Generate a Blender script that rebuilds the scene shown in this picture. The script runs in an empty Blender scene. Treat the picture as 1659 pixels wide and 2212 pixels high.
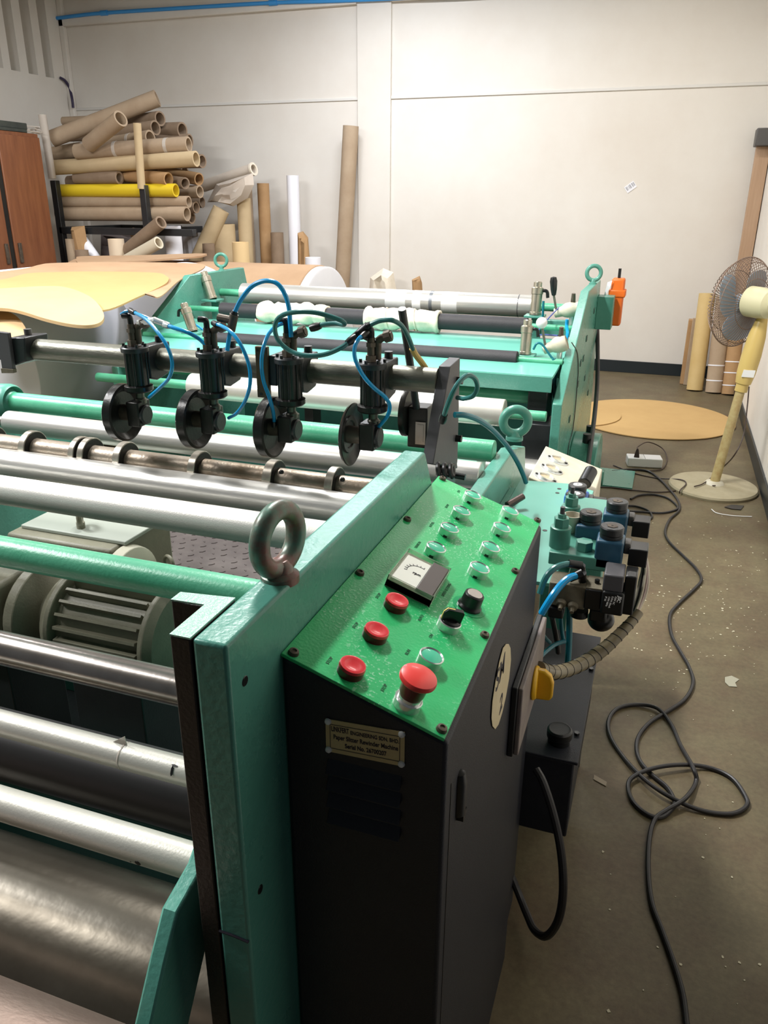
import bpy, bmesh, math, random
from mathutils import Vector, Matrix
from mathutils.geometry import tessellate_polygon
random.seed(7)
S = bpy.context.scene
COL = S.collection
PI = math.pi
# ------------------------------------------------------------------ camera
FPX, PITCH, ROLL, YAW, CAMH = 1694.05, 0.37693705, 0.00538378, -0.3368, 1.5
CX, CY = 829.5, 1106.0
FW = Vector((math.sin(YAW)*math.cos(PITCH), math.cos(YAW)*math.cos(PITCH), -math.sin(PITCH)))
_rt = Vector((math.cos(YAW), -math.sin(YAW), 0)); _up = _rt.cross(FW)
RT = _rt*math.cos(ROLL)+_up*math.sin(ROLL); UP = -_rt*math.sin(ROLL)+_up*math.cos(ROLL)
CAM = Vector((0, 0, CAMH))
cd = bpy.data.cameras.new('camera'); cam = bpy.data.objects.new('camera', cd); COL.objects.link(cam)
cam.matrix_world = Matrix(((RT.x, UP.x, -FW.x, 0), (RT.y, UP.y, -FW.y, 0), (RT.z, UP.z, -FW.z, CAMH), (0, 0, 0, 1)))
cd.sensor_fit = 'HORIZONTAL'; cd.sensor_width = 36; cd.lens = FPX/1659*36; cd.clip_start = .02; cd.clip_end = 100
S.camera = cam
# ------------------------------------------------------------------ world, lamps, exposure
w = bpy.data.worlds.new('world'); S.world = w; w.use_nodes = True
w.node_tree.nodes['Background'].inputs[0].default_value = (.75, .85, 1, 1)
w.node_tree.nodes['Background'].inputs[1].default_value = .05
def area(name, loc, sx, sy, power, color=(1, 1, 1), rot=(0, 0, 0)):
    l = bpy.data.lights.new(name, 'AREA'); l.shape = 'RECTANGLE'; l.size = sx; l.size_y = sy; l.energy = power; l.color = color
    o = bpy.data.objects.new(name, l); COL.objects.link(o); o.location = loc; o.rotation_euler = rot
    return o
LAMPS = [(-1.45, 2.75, 3.40, .2, 1.2, 125, (1, .98, .95)), (-2.4, 6.3, 3.45, 1.3, .2, 66, (.88, .92, 1)),
         (-4.6, 3.6, 3.42, 1.3, .25, 34, (1, 1, 1)), (-.4, 6.1, 3.45, 1.0, .2, 26, (1, .96, .90)), (-3.0, .35, 3.40, 1.3, .2, 60, (1, .98, .96)), (-3.8, 1.2, 3.40, 1.3, .2, 165, (.97, .98, 1))]  # last lamp is added to brighten the white reel fronts
for i, (x, y, z, a, b, p, c) in enumerate(LAMPS): area('tube_light', (x, y, z), a, b, p, c)
S.view_settings.view_transform = 'Standard'; S.view_settings.look = 'None'; S.view_settings.gamma = 1
S.view_settings.use_curve_mapping = False
S.view_settings.exposure = 0.35
# ------------------------------------------------------------------ helpers
def ray(px, py): return FW+RT*((px-CX)/FPX)-UP*((py-CY)/FPX)
def at(px, py, x=None, y=None, z=None, d=None):
    r = ray(px, py)
    if x is not None: t = x/r.x
    elif y is not None: t = y/r.y
    elif z is not None: t = (z-CAMH)/r.z
    else: t = d
    return CAM+r*t
def onplane(px, py, p0, n):
    r = ray(px, py); return CAM+r*((Vector(p0)-CAM).dot(Vector(n))/r.dot(Vector(n)))
V = Vector
def lin(c): return tuple(((v/255)/12.92 if v/255 <= .04045 else ((v/255+.055)/1.055)**2.4) for v in c)+(1,)
MATS = {}
def mat(name, c, rough=.5, metal=0, c2=None, ns=6, amt=.5, bump=0, bs=200, spec=.5, trans=0, coat=0, stretch=None, emit=None, rn=0, alpha=None):
    if name in MATS: return MATS[name]
    m = bpy.data.materials.new(name); m.use_nodes = True; nt = m.node_tree; N = nt.nodes; L = nt.links
    b = N['Principled BSDF']; b.inputs['Roughness'].default_value = rough; b.inputs['Metallic'].default_value = metal
    b.inputs['Specular IOR Level'].default_value = spec; b.inputs['Transmission Weight'].default_value = trans; b.inputs['Coat Weight'].default_value = coat
    c = lin(c); b.inputs['Base Color'].default_value = c
    tc = N.new('ShaderNodeTexCoord'); mp = N.new('ShaderNodeMapping'); L.new(tc.outputs['Object'], mp.inputs['Vector'])
    if stretch: mp.inputs['Scale'].default_value = stretch
    if c2:
        n = N.new('ShaderNodeTexNoise'); n.inputs['Scale'].default_value = ns; n.inputs['Detail'].default_value = 6; n.inputs['Roughness'].default_value = .65
        L.new(mp.outputs['Vector'], n.inputs['Vector'])
        r = N.new('ShaderNodeValToRGB'); r.color_ramp.elements[0].position = .5-amt*.5+.02; r.color_ramp.elements[1].position = .5+amt*.5
        r.color_ramp.elements[0].color = c; r.color_ramp.elements[1].color = lin(c2); L.new(n.outputs['Fac'], r.inputs['Fac']); L.new(r.outputs['Color'], b.inputs['Base Color'])
        if rn:
            mr = N.new('ShaderNodeMapRange'); mr.inputs['To Min'].default_value = rough-rn; mr.inputs['To Max'].default_value = rough+rn
            L.new(n.outputs['Fac'], mr.inputs['Value']); L.new(mr.outputs['Result'], b.inputs['Roughness'])
    if bump:
        n2 = N.new('ShaderNodeTexNoise'); n2.inputs['Scale'].default_value = bs; n2.inputs['Detail'].default_value = 3; L.new(mp.outputs['Vector'], n2.inputs['Vector'])
        bp = N.new('ShaderNodeBump'); bp.inputs['Strength'].default_value = bump; bp.inputs['Distance'].default_value = .002
        L.new(n2.outputs['Fac'], bp.inputs['Height']); L.new(bp.outputs['Normal'], b.inputs['Normal'])
    if emit: b.inputs['Emission Color'].default_value = lin(emit[0]); b.inputs['Emission Strength'].default_value = emit[1]
    if alpha is not None: b.inputs['Alpha'].default_value = alpha
    MATS[name] = m; return m
GREEN = mat('green_paint', (80, 146, 130), .28, c2=(90, 154, 138), ns=5, bump=.35, bs=110, rn=.05)
GREEND = mat('green_paint_worn', (72, 136, 120), .36, c2=(92, 152, 136), ns=8, bump=.3, bs=60)
TIEG = mat('green_bar_paint', (52, 150, 112), .34, c2=(104, 184, 150), ns=5, bump=.2, bs=200)
PANEL = mat('panel_green', (36, 182, 104), .33, c2=(58, 190, 120), ns=14, amt=.6, bump=.15, bs=300)
ALU = mat('aluminium', (222, 221, 216), .3, .62, c2=(188, 186, 180), ns=3, stretch=(.6, 4, 4), bump=.12, bs=60, rn=.06)
ALUM = mat('aluminium_matt', (226, 223, 216), .42, .35, c2=(208, 206, 200), ns=4, bump=.15, bs=400, rn=.04)
ALUW = mat('white_roller', (216, 214, 206), .35, .45, c2=(200, 198, 188), ns=3, bump=.1, bs=80)
TUBEA = mat('silver_painted_tube', (206, 204, 194), .4, .3, c2=(190, 188, 178), ns=6, bump=.12, bs=300)
STEEL = mat('worn_steel', (134, 134, 122), .4, .6, c2=(86, 84, 74), ns=7, stretch=(1, 3, 3), bump=.2, bs=90, rn=.08)
STEELB = mat('bright_steel', (170, 164, 158), .24, .8, c2=(112, 106, 100), ns=5, stretch=(2, 1, 1), bump=.1, bs=60, rn=.07)
SHAFT = mat('rusty_shaft', (126, 104, 78), .42, .55, c2=(160, 154, 144), ns=5, bump=.4, bs=120)
RING = mat('steel_ring', (196, 190, 178), .3, .6, c2=(120, 112, 100), ns=12)
RUST = mat('rusty_steel', (112, 92, 82), .45, .7, c2=(140, 128, 118), ns=7, stretch=(.5, 1, 1), bump=.2)
DRUM = mat('drum_steel', (128, 122, 110), .32, .7, c2=(84, 78, 68), ns=4, bump=.3, bs=30, rn=.1)
BLACK = mat('black_metal', (34, 36, 38), .38, c2=(44, 46, 48), ns=10, bump=.2, bs=200, spec=.5)
CABM = mat('cabinet_paint', (34, 36, 43), .45, c2=(38, 40, 47), ns=14, amt=.3, bump=.25, bs=500, spec=.35)
DGREY = mat('dark_grey_metal', (66, 66, 70), .5, c2=(78, 76, 78), ns=6, bump=.1)
STRIP = mat('dark_strip_steel', (58, 52, 48), .45, .5, c2=(40, 36, 34), ns=12, bump=.3)
KNIFE = mat('knife_black', (30, 32, 34), .3, .5, c2=(52, 50, 46), ns=9, bump=.2, bs=150)
BROWNF = mat('dusty_fitting', (66, 56, 48), .5, .4, c2=(104, 94, 80), ns=30)
DUST = mat('dusty_metal', (120, 112, 92), .6, .2, c2=(88, 82, 68), ns=25, bump=.3)
CHROME = mat('chrome', (226, 230, 228), .2, .65)
RUBBER = mat('black_rubber', (34, 33, 36), .62, c2=(44, 42, 46), ns=20, bump=.5, bs=300)
BLK = mat('black_plastic', (20, 21, 22), .35)
BLUEH = mat('blue_hose', (26, 156, 212), .22, c2=(18, 132, 190), ns=5)
TEALH = mat('teal_hose', (60, 124, 120), .3, c2=(40, 96, 96), ns=6)
TEALD = mat('dark_teal_hose', (16, 108, 122), .3)
CORD = mat('black_cord', (34, 32, 34), .42)
BCORD = mat('brown_cord', (62, 46, 40), .5)
RED = mat('red_button', (214, 40, 52), .28, c2=(226, 54, 62), ns=40, coat=.3)
REDD = mat('red_lens_rim', (96, 18, 26), .3)
REDM = mat('red_mushroom', (226, 64, 60), .3, coat=.2)
LENS = mat('green_lens', (60, 188, 148), .35, coat=.3)
YEL = mat('yellow_handle', (236, 186, 30), .35, c2=(222, 168, 26), ns=14)
CARD = mat('cardboard', (190, 162, 122), .8, c2=(180, 152, 112), ns=3, bump=.2, bs=60, spec=.15)
CARD2 = mat('old_cardboard', (178, 148, 118), .85, c2=(160, 130, 102), ns=3, spec=.12)
CARDF = mat('floor_cardboard', (190, 158, 108), .85, c2=(180, 148, 100), ns=3, spec=.1)
KRAFT = mat('kraft_tube', (176, 156, 132), .8, c2=(160, 138, 114), ns=5, bump=.4, bs=30, spec=.15)
KRAFT2 = mat('kraft_tube_dark', (150, 130, 110), .8, c2=(132, 112, 92), ns=6, bump=.4, bs=40, spec=.15)
KRAFT3 = mat('kraft_tube_orange', (178, 144, 104), .7, c2=(160, 124, 86), ns=6, spec=.2)
KRAFTP = mat('kraft_tube_pale', (200, 178, 142), .8, c2=(186, 164, 128), ns=4, spec=.15)
YELT = mat('yellow_wrap', (226, 196, 40), .5)
WHITEP = mat('white_paper', (238, 238, 242), .7, c2=(230, 230, 236), ns=3, spec=.2)
CREAM = mat('cream_cloth', (232, 222, 204), .8, c2=(220, 208, 188), ns=30, bump=.8, bs=60)
WOOD = mat('wardrobe_wood', (138, 86, 54), .42, c2=(108, 62, 38), ns=3, stretch=(8, 8, .8), bump=.1)
GREYP = mat('motor_grey', (128, 126, 108), .5, c2=(104, 102, 86), ns=10, bump=.3)
WALL = mat('white_wall', (226, 222, 214), .75, c2=(213, 205, 194), ns=.9, amt=.55, bump=.25, bs=12, spec=.2)
WALLT = mat('wall_trim', (214, 211, 205), .75, spec=.2)
SKIRT = mat('black_skirting', (26, 34, 38), .4)
PLATEB = mat('tread_plate', (86, 78, 78), .5, .4, c2=(110, 102, 100), ns=8)
BLUEV = mat('blue_coil', (30, 70, 94), .4, c2=(50, 90, 114), ns=20)
BLUEC = mat('blue_coil_bright', (24, 90, 176), .4)
IVORY = mat('ivory_paint', (206, 200, 182), .45, c2=(190, 182, 160), ns=20)
FANY = mat('fan_yellow', (212, 184, 112), .35)
FANB = mat('fan_blade', (150, 162, 176), .45)
WIRE = mat('guard_wire', (134, 112, 98), .5, .3)
GRAYDUST = mat('dusty_grey_disc', (168, 158, 132), .8, c2=(150, 140, 112), ns=10, bump=.6, bs=40)
BRASS = mat('brass', (190, 150, 70), .3, 1)
ORANGE = mat('orange_plastic', (226, 108, 30), .45)
SPIRAL = mat('spiral_wrap', (140, 130, 104), .3, c2=(104, 94, 72), ns=18)
GREYW = mat('grey_steel_block', (88, 86, 84), .5, .3)
PLATEN = mat('brass_nameplate', (208, 188, 140), .5, .1, c2=(188, 166, 116), ns=12)
WHITES = mat('white_plastic', (232, 232, 230), .4)
PVC = mat('blue_pvc', (60, 150, 220), .4)
ORBOX = mat('paper_label', (214, 200, 164), .6, c2=(202, 186, 148), ns=16)
DARKG = mat('dark_green_paint', (34, 84, 72), .45, c2=(26, 66, 58), ns=8)
EYEB = mat('eyebolt_two_tone', (52, 122, 104), .3, c2=(104, 168, 146), ns=18, bump=.3, bs=60)
CLEAR = mat('clear_tape', (210, 200, 188), .12, trans=.2)
INK = mat('ink', (34, 30, 44), .6)
INKP = mat('engraved_mark', (20, 104, 64), .6)
# floor: concrete with stains, dirt and paint flecks
def floormat():
    m = bpy.data.materials.new('worn_concrete'); m.use_nodes = True; nt = m.node_tree; N = nt.nodes; L = nt.links; b = N['Principled BSDF']
    tc = N.new('ShaderNodeTexCoord')
    def noise(sc, det=6, r=.6):
        n = N.new('ShaderNodeTexNoise'); n.inputs['Scale'].default_value = sc; n.inputs['Detail'].default_value = det; n.inputs['Roughness'].default_value = r
        L.new(tc.outputs['Object'], n.inputs['Vector']); return n
    def ramp(src, a, ca, bb, cb):
        r = N.new('ShaderNodeValToRGB'); r.color_ramp.elements[0].position = a; r.color_ramp.elements[1].position = bb
        r.color_ramp.elements[0].color = ca; r.color_ramp.elements[1].color = cb; L.new(src.outputs['Fac'], r.inputs['Fac']); return r
    def mix(f, a, c, blend='MIX', fac=None):
        x = N.new('ShaderNodeMixRGB'); x.blend_type = blend
        if fac is not None: x.inputs[0].default_value = fac
        else: L.new(f, x.inputs[0])
        L.new(a, x.inputs[1])
        if hasattr(c, 'type') and not isinstance(c, tuple): L.new(c, x.inputs[2])
        else: x.inputs[2].default_value = c
        return x
    n1 = ramp(noise(1.6, 8, .62), .36, lin((92, 83, 61)), .66, lin((116, 105, 78)))
    n2 = ramp(noise(5, 8, .7), .42, (0, 0, 0, 1), .75, (1, 1, 1, 1))
    a = mix(n2.outputs['Color'], n1.outputs['Color'], lin((90, 72, 54)))
    n3 = ramp(noise(60, 4, .7), .35, (.8, .8, .8, 1), .65, (1.1, 1.1, 1.1, 1))
    c = mix(None, a.outputs['Color'], n3.outputs['Color'], 'MULTIPLY', .8)
    sp = ramp(noise(38, 3, .5), .76, (0, 0, 0, 1), .79, (1, 1, 1, 1)); reg = ramp(noise(1.1, 3, .5), .5, (0, 0, 0, 1), .62, (1, 1, 1, 1))
    mm = N.new('ShaderNodeMath'); mm.operation = 'MULTIPLY'; L.new(sp.outputs['Color'], mm.inputs[0]); L.new(reg.outputs['Color'], mm.inputs[1])
    d = mix(mm.outputs[0], c.outputs['Color'], lin((190, 184, 160)))
    L.new(d.outputs['Color'], b.inputs['Base Color']); b.inputs['Roughness'].default_value = .5; b.inputs['Specular IOR Level'].default_value = .4
    nb = noise(40, 5, .6); bp = N.new('ShaderNodeBump'); bp.inputs['Strength'].default_value = .25; bp.inputs['Distance'].default_value = .003
    L.new(nb.outputs['Fac'], bp.inputs['Height']); L.new(bp.outputs['Normal'], b.inputs['Normal'])
    return m
FLOOR = floormat()
# control panel: green enamel with pale speckles
def specklepanel():
    m = PANEL; nt = m.node_tree; N = nt.nodes; L = nt.links; b = N['Principled BSDF']
    src = b.inputs['Base Color'].links[0].from_socket; tc = N['Texture Coordinate']
    v = N.new('ShaderNodeTexNoise'); v.inputs['Scale'].default_value = 300; v.inputs['Detail'].default_value = 1; L.new(tc.outputs['Object'], v.inputs['Vector'])
    r = N.new('ShaderNodeValToRGB'); r.color_ramp.elements[0].position = .60; r.color_ramp.elements[1].position = .68; L.new(v.outputs['Fac'], r.inputs['Fac'])
    n = N.new('ShaderNodeTexNoise'); n.inputs['Scale'].default_value = 9; n.inputs['Detail'].default_value = 3; L.new(tc.outputs['Object'], n.inputs['Vector'])
    r2 = N.new('ShaderNodeValToRGB'); r2.color_ramp.elements[0].position = .44; r2.color_ramp.elements[1].position = .62; L.new(n.outputs['Fac'], r2.inputs['Fac'])
    mm = N.new('ShaderNodeMath'); mm.operation = 'MULTIPLY'; L.new(r.outputs['Color'], mm.inputs[0]); L.new(r2.outputs['Color'], mm.inputs[1])
    x = N.new('ShaderNodeMixRGB'); L.new(mm.outputs[0], x.inputs[0]); L.new(src, x.inputs[1]); x.inputs[2].default_value = lin((150, 215, 175)); L.new(x.outputs[0], b.inputs['Base Color'])
specklepanel()

class MB:
    def __init__(s): s.bm = bmesh.new()
    def face(s, vs):
        try: return s.bm.faces.new(vs)
        except ValueError: return None
    def box(s, x0, x1, y0, y1, z0, z1, M=None):
        vs = [s.bm.verts.new((M @ V(p)) if M else p) for p in ((x0, y0, z0), (x1, y0, z0), (x1, y1, z0), (x0, y1, z0), (x0, y0, z1), (x1, y0, z1), (x1, y1, z1), (x0, y1, z1))]
        for f in ((0, 3, 2, 1), (4, 5, 6, 7), (0, 1, 5, 4), (1, 2, 6, 5), (2, 3, 7, 6), (3, 0, 4, 7)): s.face([vs[i] for i in f])
        return s
    def extrude(s, pts, vec):
        a = [s.bm.verts.new(p) for p in pts]; b = [s.bm.verts.new(V(p)+V(vec)) for p in pts]; n = len(pts)
        f1 = s.face(a); f2 = s.face(b[::-1])
        for i in range(n): s.face([a[i], a[(i+1) % n], b[(i+1) % n], b[i]][::-1])
        return s
    def yz(s, x0, x1, pts): return s.extrude([(x0, p[0], p[1]) for p in pts], (x1-x0, 0, 0))
    def xz(s, y0, y1, pts): return s.extrude([(p[0], y0, p[1]) for p in pts], (0, y1-y0, 0))
    def xy(s, z0, z1, pts): return s.extrude([(p[0], p[1], z0) for p in pts], (0, 0, z1-z0))
    def lathe(s, c, ax, prof, n=32, closed=False):
        ax = V(ax).normalized(); t = ax.orthogonal().normalized(); u = ax.cross(t); c = V(c); rings = []
        for (r, h) in prof:
            if r < 1e-6: rings.append([s.bm.verts.new(c+ax*h)])
            else: rings.append([s.bm.verts.new(c+ax*h+(t*math.cos(2*PI*i/n)+u*math.sin(2*PI*i/n))*r) for i in range(n)])
        pr = list(zip(rings, rings[1:]))
        if closed: pr.append((rings[-1], rings[0]))
        for a, b in pr:
            for i in range(n):
                j = (i+1) % n
                if len(a) == 1 and len(b) == 1: continue
                if len(a) == 1: s.face([a[0], b[j], b[i]])
                elif len(b) == 1: s.face([a[i], a[j], b[0]])
                else: s.face([a[i], a[j], b[j], b[i]])
        return s
    def cyl(s, p0, p1, r, r2=None, n=32):
        p0 = V(p0); p1 = V(p1); h = (p1-p0).length; r2 = r if r2 is None else r2
        return s.lathe(p0, p1-p0, [(0, 0), (r, 0), (r2, h), (0, h)], n)
    def pipe(s, p0, p1, ro, ri, n=28):
        p0 = V(p0); p1 = V(p1); h = (p1-p0).length
        return s.lathe(p0, p1-p0, [(ro, 0), (ro, h), (ri, h), (ri, 0)], n, True)
    def tube(s, pts, r, n=10, closed=False, sub=6):
        P = smoothpts([V(p) for p in pts], closed, sub) if sub > 1 else [V(p) for p in pts]
        m = len(P); rings = []; prev = None
        for i, p in enumerate(P):
            d = (P[(i+1) % m]-P[i-1]) if closed else (P[min(i+1, m-1)]-P[max(i-1, 0)])
            d.normalize()
            t = d.orthogonal().normalized() if prev is None else (prev-d*prev.dot(d)).normalized()
            prev = t; u = d.cross(t); rr = r(i/(m-1)) if callable(r) else r
            rings.append([s.bm.verts.new(p+(t*math.cos(2*PI*k/n)+u*math.sin(2*PI*k/n))*rr) for k in range(n)])
        pr = list(zip(rings, rings[1:]))+([(rings[-1], rings[0])] if closed else [])
        for a, b in pr:
            for k in range(n): s.face([a[k], a[(k+1) % n], b[(k+1) % n], b[k]])
        if not closed: s.face(rings[0][::-1]); s.face(rings[-1])
        return s
    def torus(s, c, ax, R, r, n=40, k=14, sq=1):
        ax = V(ax).normalized(); t = ax.orthogonal().normalized(); u = ax.cross(t)
        return s.tube([V(c)+(t*math.cos(2*PI*i/n)+u*math.sin(2*PI*i/n))*R for i in range(n)], r, k, True, 1)
    def ball(s, c, r, n=20, sc=(1, 1, 1)):
        k = n//2; before = len(s.bm.verts)
        s.lathe((0, 0, 0), (0, 0, 1), [(r*math.sin(PI*i/k), -r*math.cos(PI*i/k)) for i in range(k+1)], n); s.bm.verts.ensure_lookup_table()
        for v in s.bm.verts[before:]: v.co = V(c)+V((v.co.x*sc[0], v.co.y*sc[1], v.co.z*sc[2]))
        return s
    def build(s, name, m, parent=None, bevel=0, seg=2, ang=.6, kind=None, label=None):
        bmesh.ops.recalc_face_normals(s.bm, faces=s.bm.faces)
        for f in s.bm.faces: f.smooth = True
        for e in s.bm.edges:
            if len(e.link_faces) == 2: e.smooth = e.calc_face_angle(0) < ang
        me = bpy.data.meshes.new(name); s.bm.to_mesh(me); s.bm.free(); me.materials.append(m)
        o = bpy.data.objects.new(name, me); COL.objects.link(o)
        if bevel:
            b = o.modifiers.new('bevel', 'BEVEL'); b.width = bevel; b.segments = seg; b.limit_method = 'ANGLE'; b.angle_limit = .7; b.harden_normals = False
        if parent: adopt(o, parent)
        if kind: o['kind'] = kind
        if label: o['label'] = label
        return o
def adopt(o, parent):
    o.parent = parent; o.matrix_parent_inverse = WM[parent.name].inverted() if parent.name in WM else Matrix()
def smoothpts(P, closed=False, sub=6):
    n = len(P)
    if n < 3: return P
    out = []
    rng = range(n) if closed else range(n-1)
    for i in rng:
        p0 = P[(i-1) % n] if closed or i > 0 else P[0]*2-P[1]; p1 = P[i]; p2 = P[(i+1) % n]; p3 = P[(i+2) % n] if closed or i < n-2 else P[-1]*2-P[-2]
        for k in range(sub):
            t = k/sub; out.append(.5*((2*p1)+(p2-p0)*t+(2*p0-5*p1+4*p2-p3)*t*t+(3*p1-p0-3*p2+p3)*t*t*t))
    if not closed: out.append(P[-1])
    return out
WM = {}
def thing(name, label, cat, loc=(0, 0, 0), group=None):
    o = bpy.data.objects.new(name, None); COL.objects.link(o); o.location = loc; o.empty_display_size = .05
    WM[o.name] = Matrix.Translation(V(loc)); tag(o, label, cat, group); return o
def tag(o, label, cat, group=None):
    o['label'] = label; o['category'] = cat
    if group: o['group'] = group
    return o
def struct(o): o['kind'] = 'structure'; return o
def dup(root, delta, label):
    r = root.copy(); COL.objects.link(r); r.location = root.location+V(delta); r['label'] = label
    for ch in list(root.children):
        c = ch.copy(); COL.objects.link(c); c.parent = r
        for g in list(ch.children): d = g.copy(); COL.objects.link(d); d.parent = c
    return r
def text(body, size, M, m, name='lettering', parent=None, bold=0, ext=.0003, sx=1, align='LEFT'):
    cu = bpy.data.curves.new('t', 'FONT'); cu.body = body; cu.size = size; cu.extrude = ext; cu.offset = bold; cu.align_x = align
    o = bpy.data.objects.new('t', cu); COL.objects.link(o); bpy.context.view_layer.update()
    me = bpy.data.meshes.new_from_object(o.evaluated_get(bpy.context.evaluated_depsgraph_get())); bpy.data.objects.remove(o)
    for v in me.vertices: v.co = M @ V((v.co.x*sx, v.co.y, v.co.z))
    me.materials.clear(); me.materials.append(m)
    t = bpy.data.objects.new(name, me); COL.objects.link(t)
    if parent: adopt(t, parent)
    return t
def frame(o, x, y, z):
    x, y, z = V(x), V(y), V(z); return Matrix(((x.x, y.x, z.x, o[0]), (x.y, y.y, z.y, o[1]), (x.z, y.z, z.z, o[2]), (0, 0, 0, 1)))
def eyebolt(parent, c, R, r, axis, m, hz=.02, lbl=None):
    b = MB(); c = V(c)
    b.torus(c+V((0, 0, hz+R)), axis, R, r, 48, 18)
    b.lathe(c, (0, 0, 1), [(0, -.004), (r*1.9, -.004), (r*1.9, .004), (r*1.35, .008), (r*1.25, hz+r*.2), (r*.8, hz+r*.75), (0, hz+r*.8)], 28)
    return b.build('eye_bolt', m, parent, label=lbl)

# ================================================================== SETTING
YB = 7.78; XR = .631; XL = -6.3; ZC = 3.6; Y0 = -2.4
struct(MB().box(XL-.3, XR+.3, Y0, YB+.3, -.1, 0).build('floor', FLOOR))
wb = MB().box(XL-.3, XR+.3, YB, YB+.2, 0, ZC).build('wall_back', WALL); struct(wb)
wr = MB().box(XR, XR+.2, .7, YB, 0, ZC).build('wall_right', WALL); struct(wr)
struct(MB().box(XL-.3, XR+.3, Y0, YB+.3, ZC, ZC+.1).build('ceiling', mat('grey_roof', (140, 140, 138), .7)))
# left wall with tall ventilation slots near the back corner
m = MB(); sl = [(at(x, 150, x=XL).y, at(x2, 150, x=XL).y) for x, x2 in ((-40, -19), (-16, 8), (24, 44), (61, 81), (97, 115))]
sb = at(60, 158, x=XL).z; st = sb+.95
m.box(XL-.3, XL, Y0, YB, 0, sb).box(XL-.3, XL, Y0, YB, st, ZC).box(XL-.3, XL-.12, Y0, YB, sb, st)
ys = [Y0]+[v for p in sl for v in p]+[YB]
for a, b in zip(ys[::2], ys[1::2]): m.box(XL-.13, XL, a, b, sb, st)
struct(m.build('wall_left', WALL))
# back wall trims: pillar band, narrow seam strips
xa, xb2 = at(775, 300, y=YB).x, at(845, 300, y=YB).x
struct(MB().box(xa, xb2, YB-.03, YB, 0, ZC).build('trim_1', WALL, bevel=.004))
zs = at(500, 224, y=YB).z; zt = at(500, 32, y=YB).z
struct(MB().box(XL, xa, YB-.012, YB, zs-.012, zs+.012).box(xb2, XR, YB-.012, YB, zs-.012, zs+.012).build('trim_2', WALLT, bevel=.003))
struct(MB().box(XL, xa, YB-.05, YB, zt, zt+.09).box(xb2, XR, YB-.05, YB, zt, zt+.09).build('trim_3', WALL, bevel=.008))
struct(MB().box(XL, XL+.06, YB-.05, YB, 0, ZC).build('trim_4', WALL, bevel=.008))
struct(MB().box(XL, XR, YB-.018, YB, 0, .11).build('baseboard_back', SKIRT, bevel=.003))
struct(MB().box(XR-.012, XR, .7, YB, 0, .10).build('baseboard_right', SKIRT, bevel=.003))
struct(MB().box(XL, XL+.012, Y0, YB, 0, .10).build('baseboard_left', SKIRT, bevel=.003))
struct(MB().box(XR-.003, XR, 4.55, 4.56, .10, ZC).build('trim_5', WALLT))
# corner timber post on the right with steel bracket
p = thing('timber_post', 'pale timber post standing in the back right corner', 'post', (.58, 7.62, 0))
MB().box(.52, .625, 7.60, 7.68, 0, 1.93).build('board', mat('timber', (186, 156, 128), .7, c2=(166, 134, 106), ns=4, stretch=(10, 10, .6)), p, .003)
MB().box(.50, .625, 7.52, 7.72, 1.93, 2.06).build('bracket', GREYW, p, .006)
# pipe and cable along the back wall
pp = [at(x, y, y=YB-.06) for x, y in ((118, 40), (165, 34), (225, 28), (400, 17), (590, 6), (720, 2), (860, -4), (1100, -16))]; pp.append(V((XR, YB-.06, pp[-1].z+.03)))
b = MB(); b.tube(pp, .017, 12)
for i in (2, 4): b.cyl(pp[i]-V((.04, 0, 0)), pp[i]+V((.04, 0, 0)), .024)
tag(b.build('water_pipe', PVC), 'thin blue pipe running along the top of the back wall', 'pipe')
tag(MB().tube([at(130, 168, x=XL+.02), at(140, 174, x=XL+.03), at(150, 190, x=XL+.03), at(156, 215, y=YB-.07), at(158, 233, y=YB-.07)], .014, 8).build('cable', mat('purple_cable', (52, 44, 74), .5)), 'short dark cable hanging in the back left corner under the wall slots', 'cable')
# barcode label on the wall
c = at(1362, 404, y=YB-.004); t = thing('barcode_label', 'small white barcode sticker stuck crookedly on the back wall', 'sticker', c)
u = V((.8, 0, .6)); v = V((-.6, 0, .8))
MB().extrude([c+u*a+v*bb for a, bb in ((-.045, -.03), (.045, -.03), (.045, .03), (-.045, .03))], (0, .003, 0)).build('label_paper', WHITEP, t)
b = MB()
for i in range(13):
    if i in (3, 8): continue
    q = -.036+i*.006; wd = .0016 if i % 3 else .003
    b.extrude([c+V((0, -.001, 0))+u*a+v*bb for a, bb in ((q, -.012), (q+wd, -.012), (q+wd, .022), (q, .022))], (0, .0008, 0))
b.build('barcode', INK, t)
# lamp fixtures, including one for the added reel fill lamp
for (x, y, z, a, bb, pw, cc) in LAMPS:
    t = thing('ceiling_light', 'white strip light on the ceiling above the %s' % ('slitting machine' if y == 2.75 else 'roll stack side' if y == 6.3 else 'paper reels on the left' if x < -4 else 'front left side of the room' if y < 1 else 'open floor, added to brighten the reels' if y < 2 else 'far right floor'), 'light', (x, y, ZC))
    MB().box(x-a/2-.02, x+a/2+.02, y-bb/2-.02, y+bb/2+.02, z+.02, ZC).build('housing', WHITES, t, .005)

# ================================================================== NEAR MACHINE
XI, XO = -.368, -.332          # right side frame, inner and outer face
XLI = -1.95                    # left side frame, inner face
mach = thing('slitting_machine', 'green slitting machine with long metal rollers between thick side frames in the foreground', 'machine', (-1.1, 1.3, 0))
prof = [(.525, 0), (.525, 1.131), (1.146, 1.131), (1.30, .897), (1.98, .897), (2.17, .850), (2.23, .70), (2.23, 0)]
MB().yz(XI, XO, prof).build('side_frame', GREEN, mach, .004, 3)
MB().yz(XLI-.036, XLI, prof).build('side_frame', GREEN, mach, .004, 3)
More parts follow.
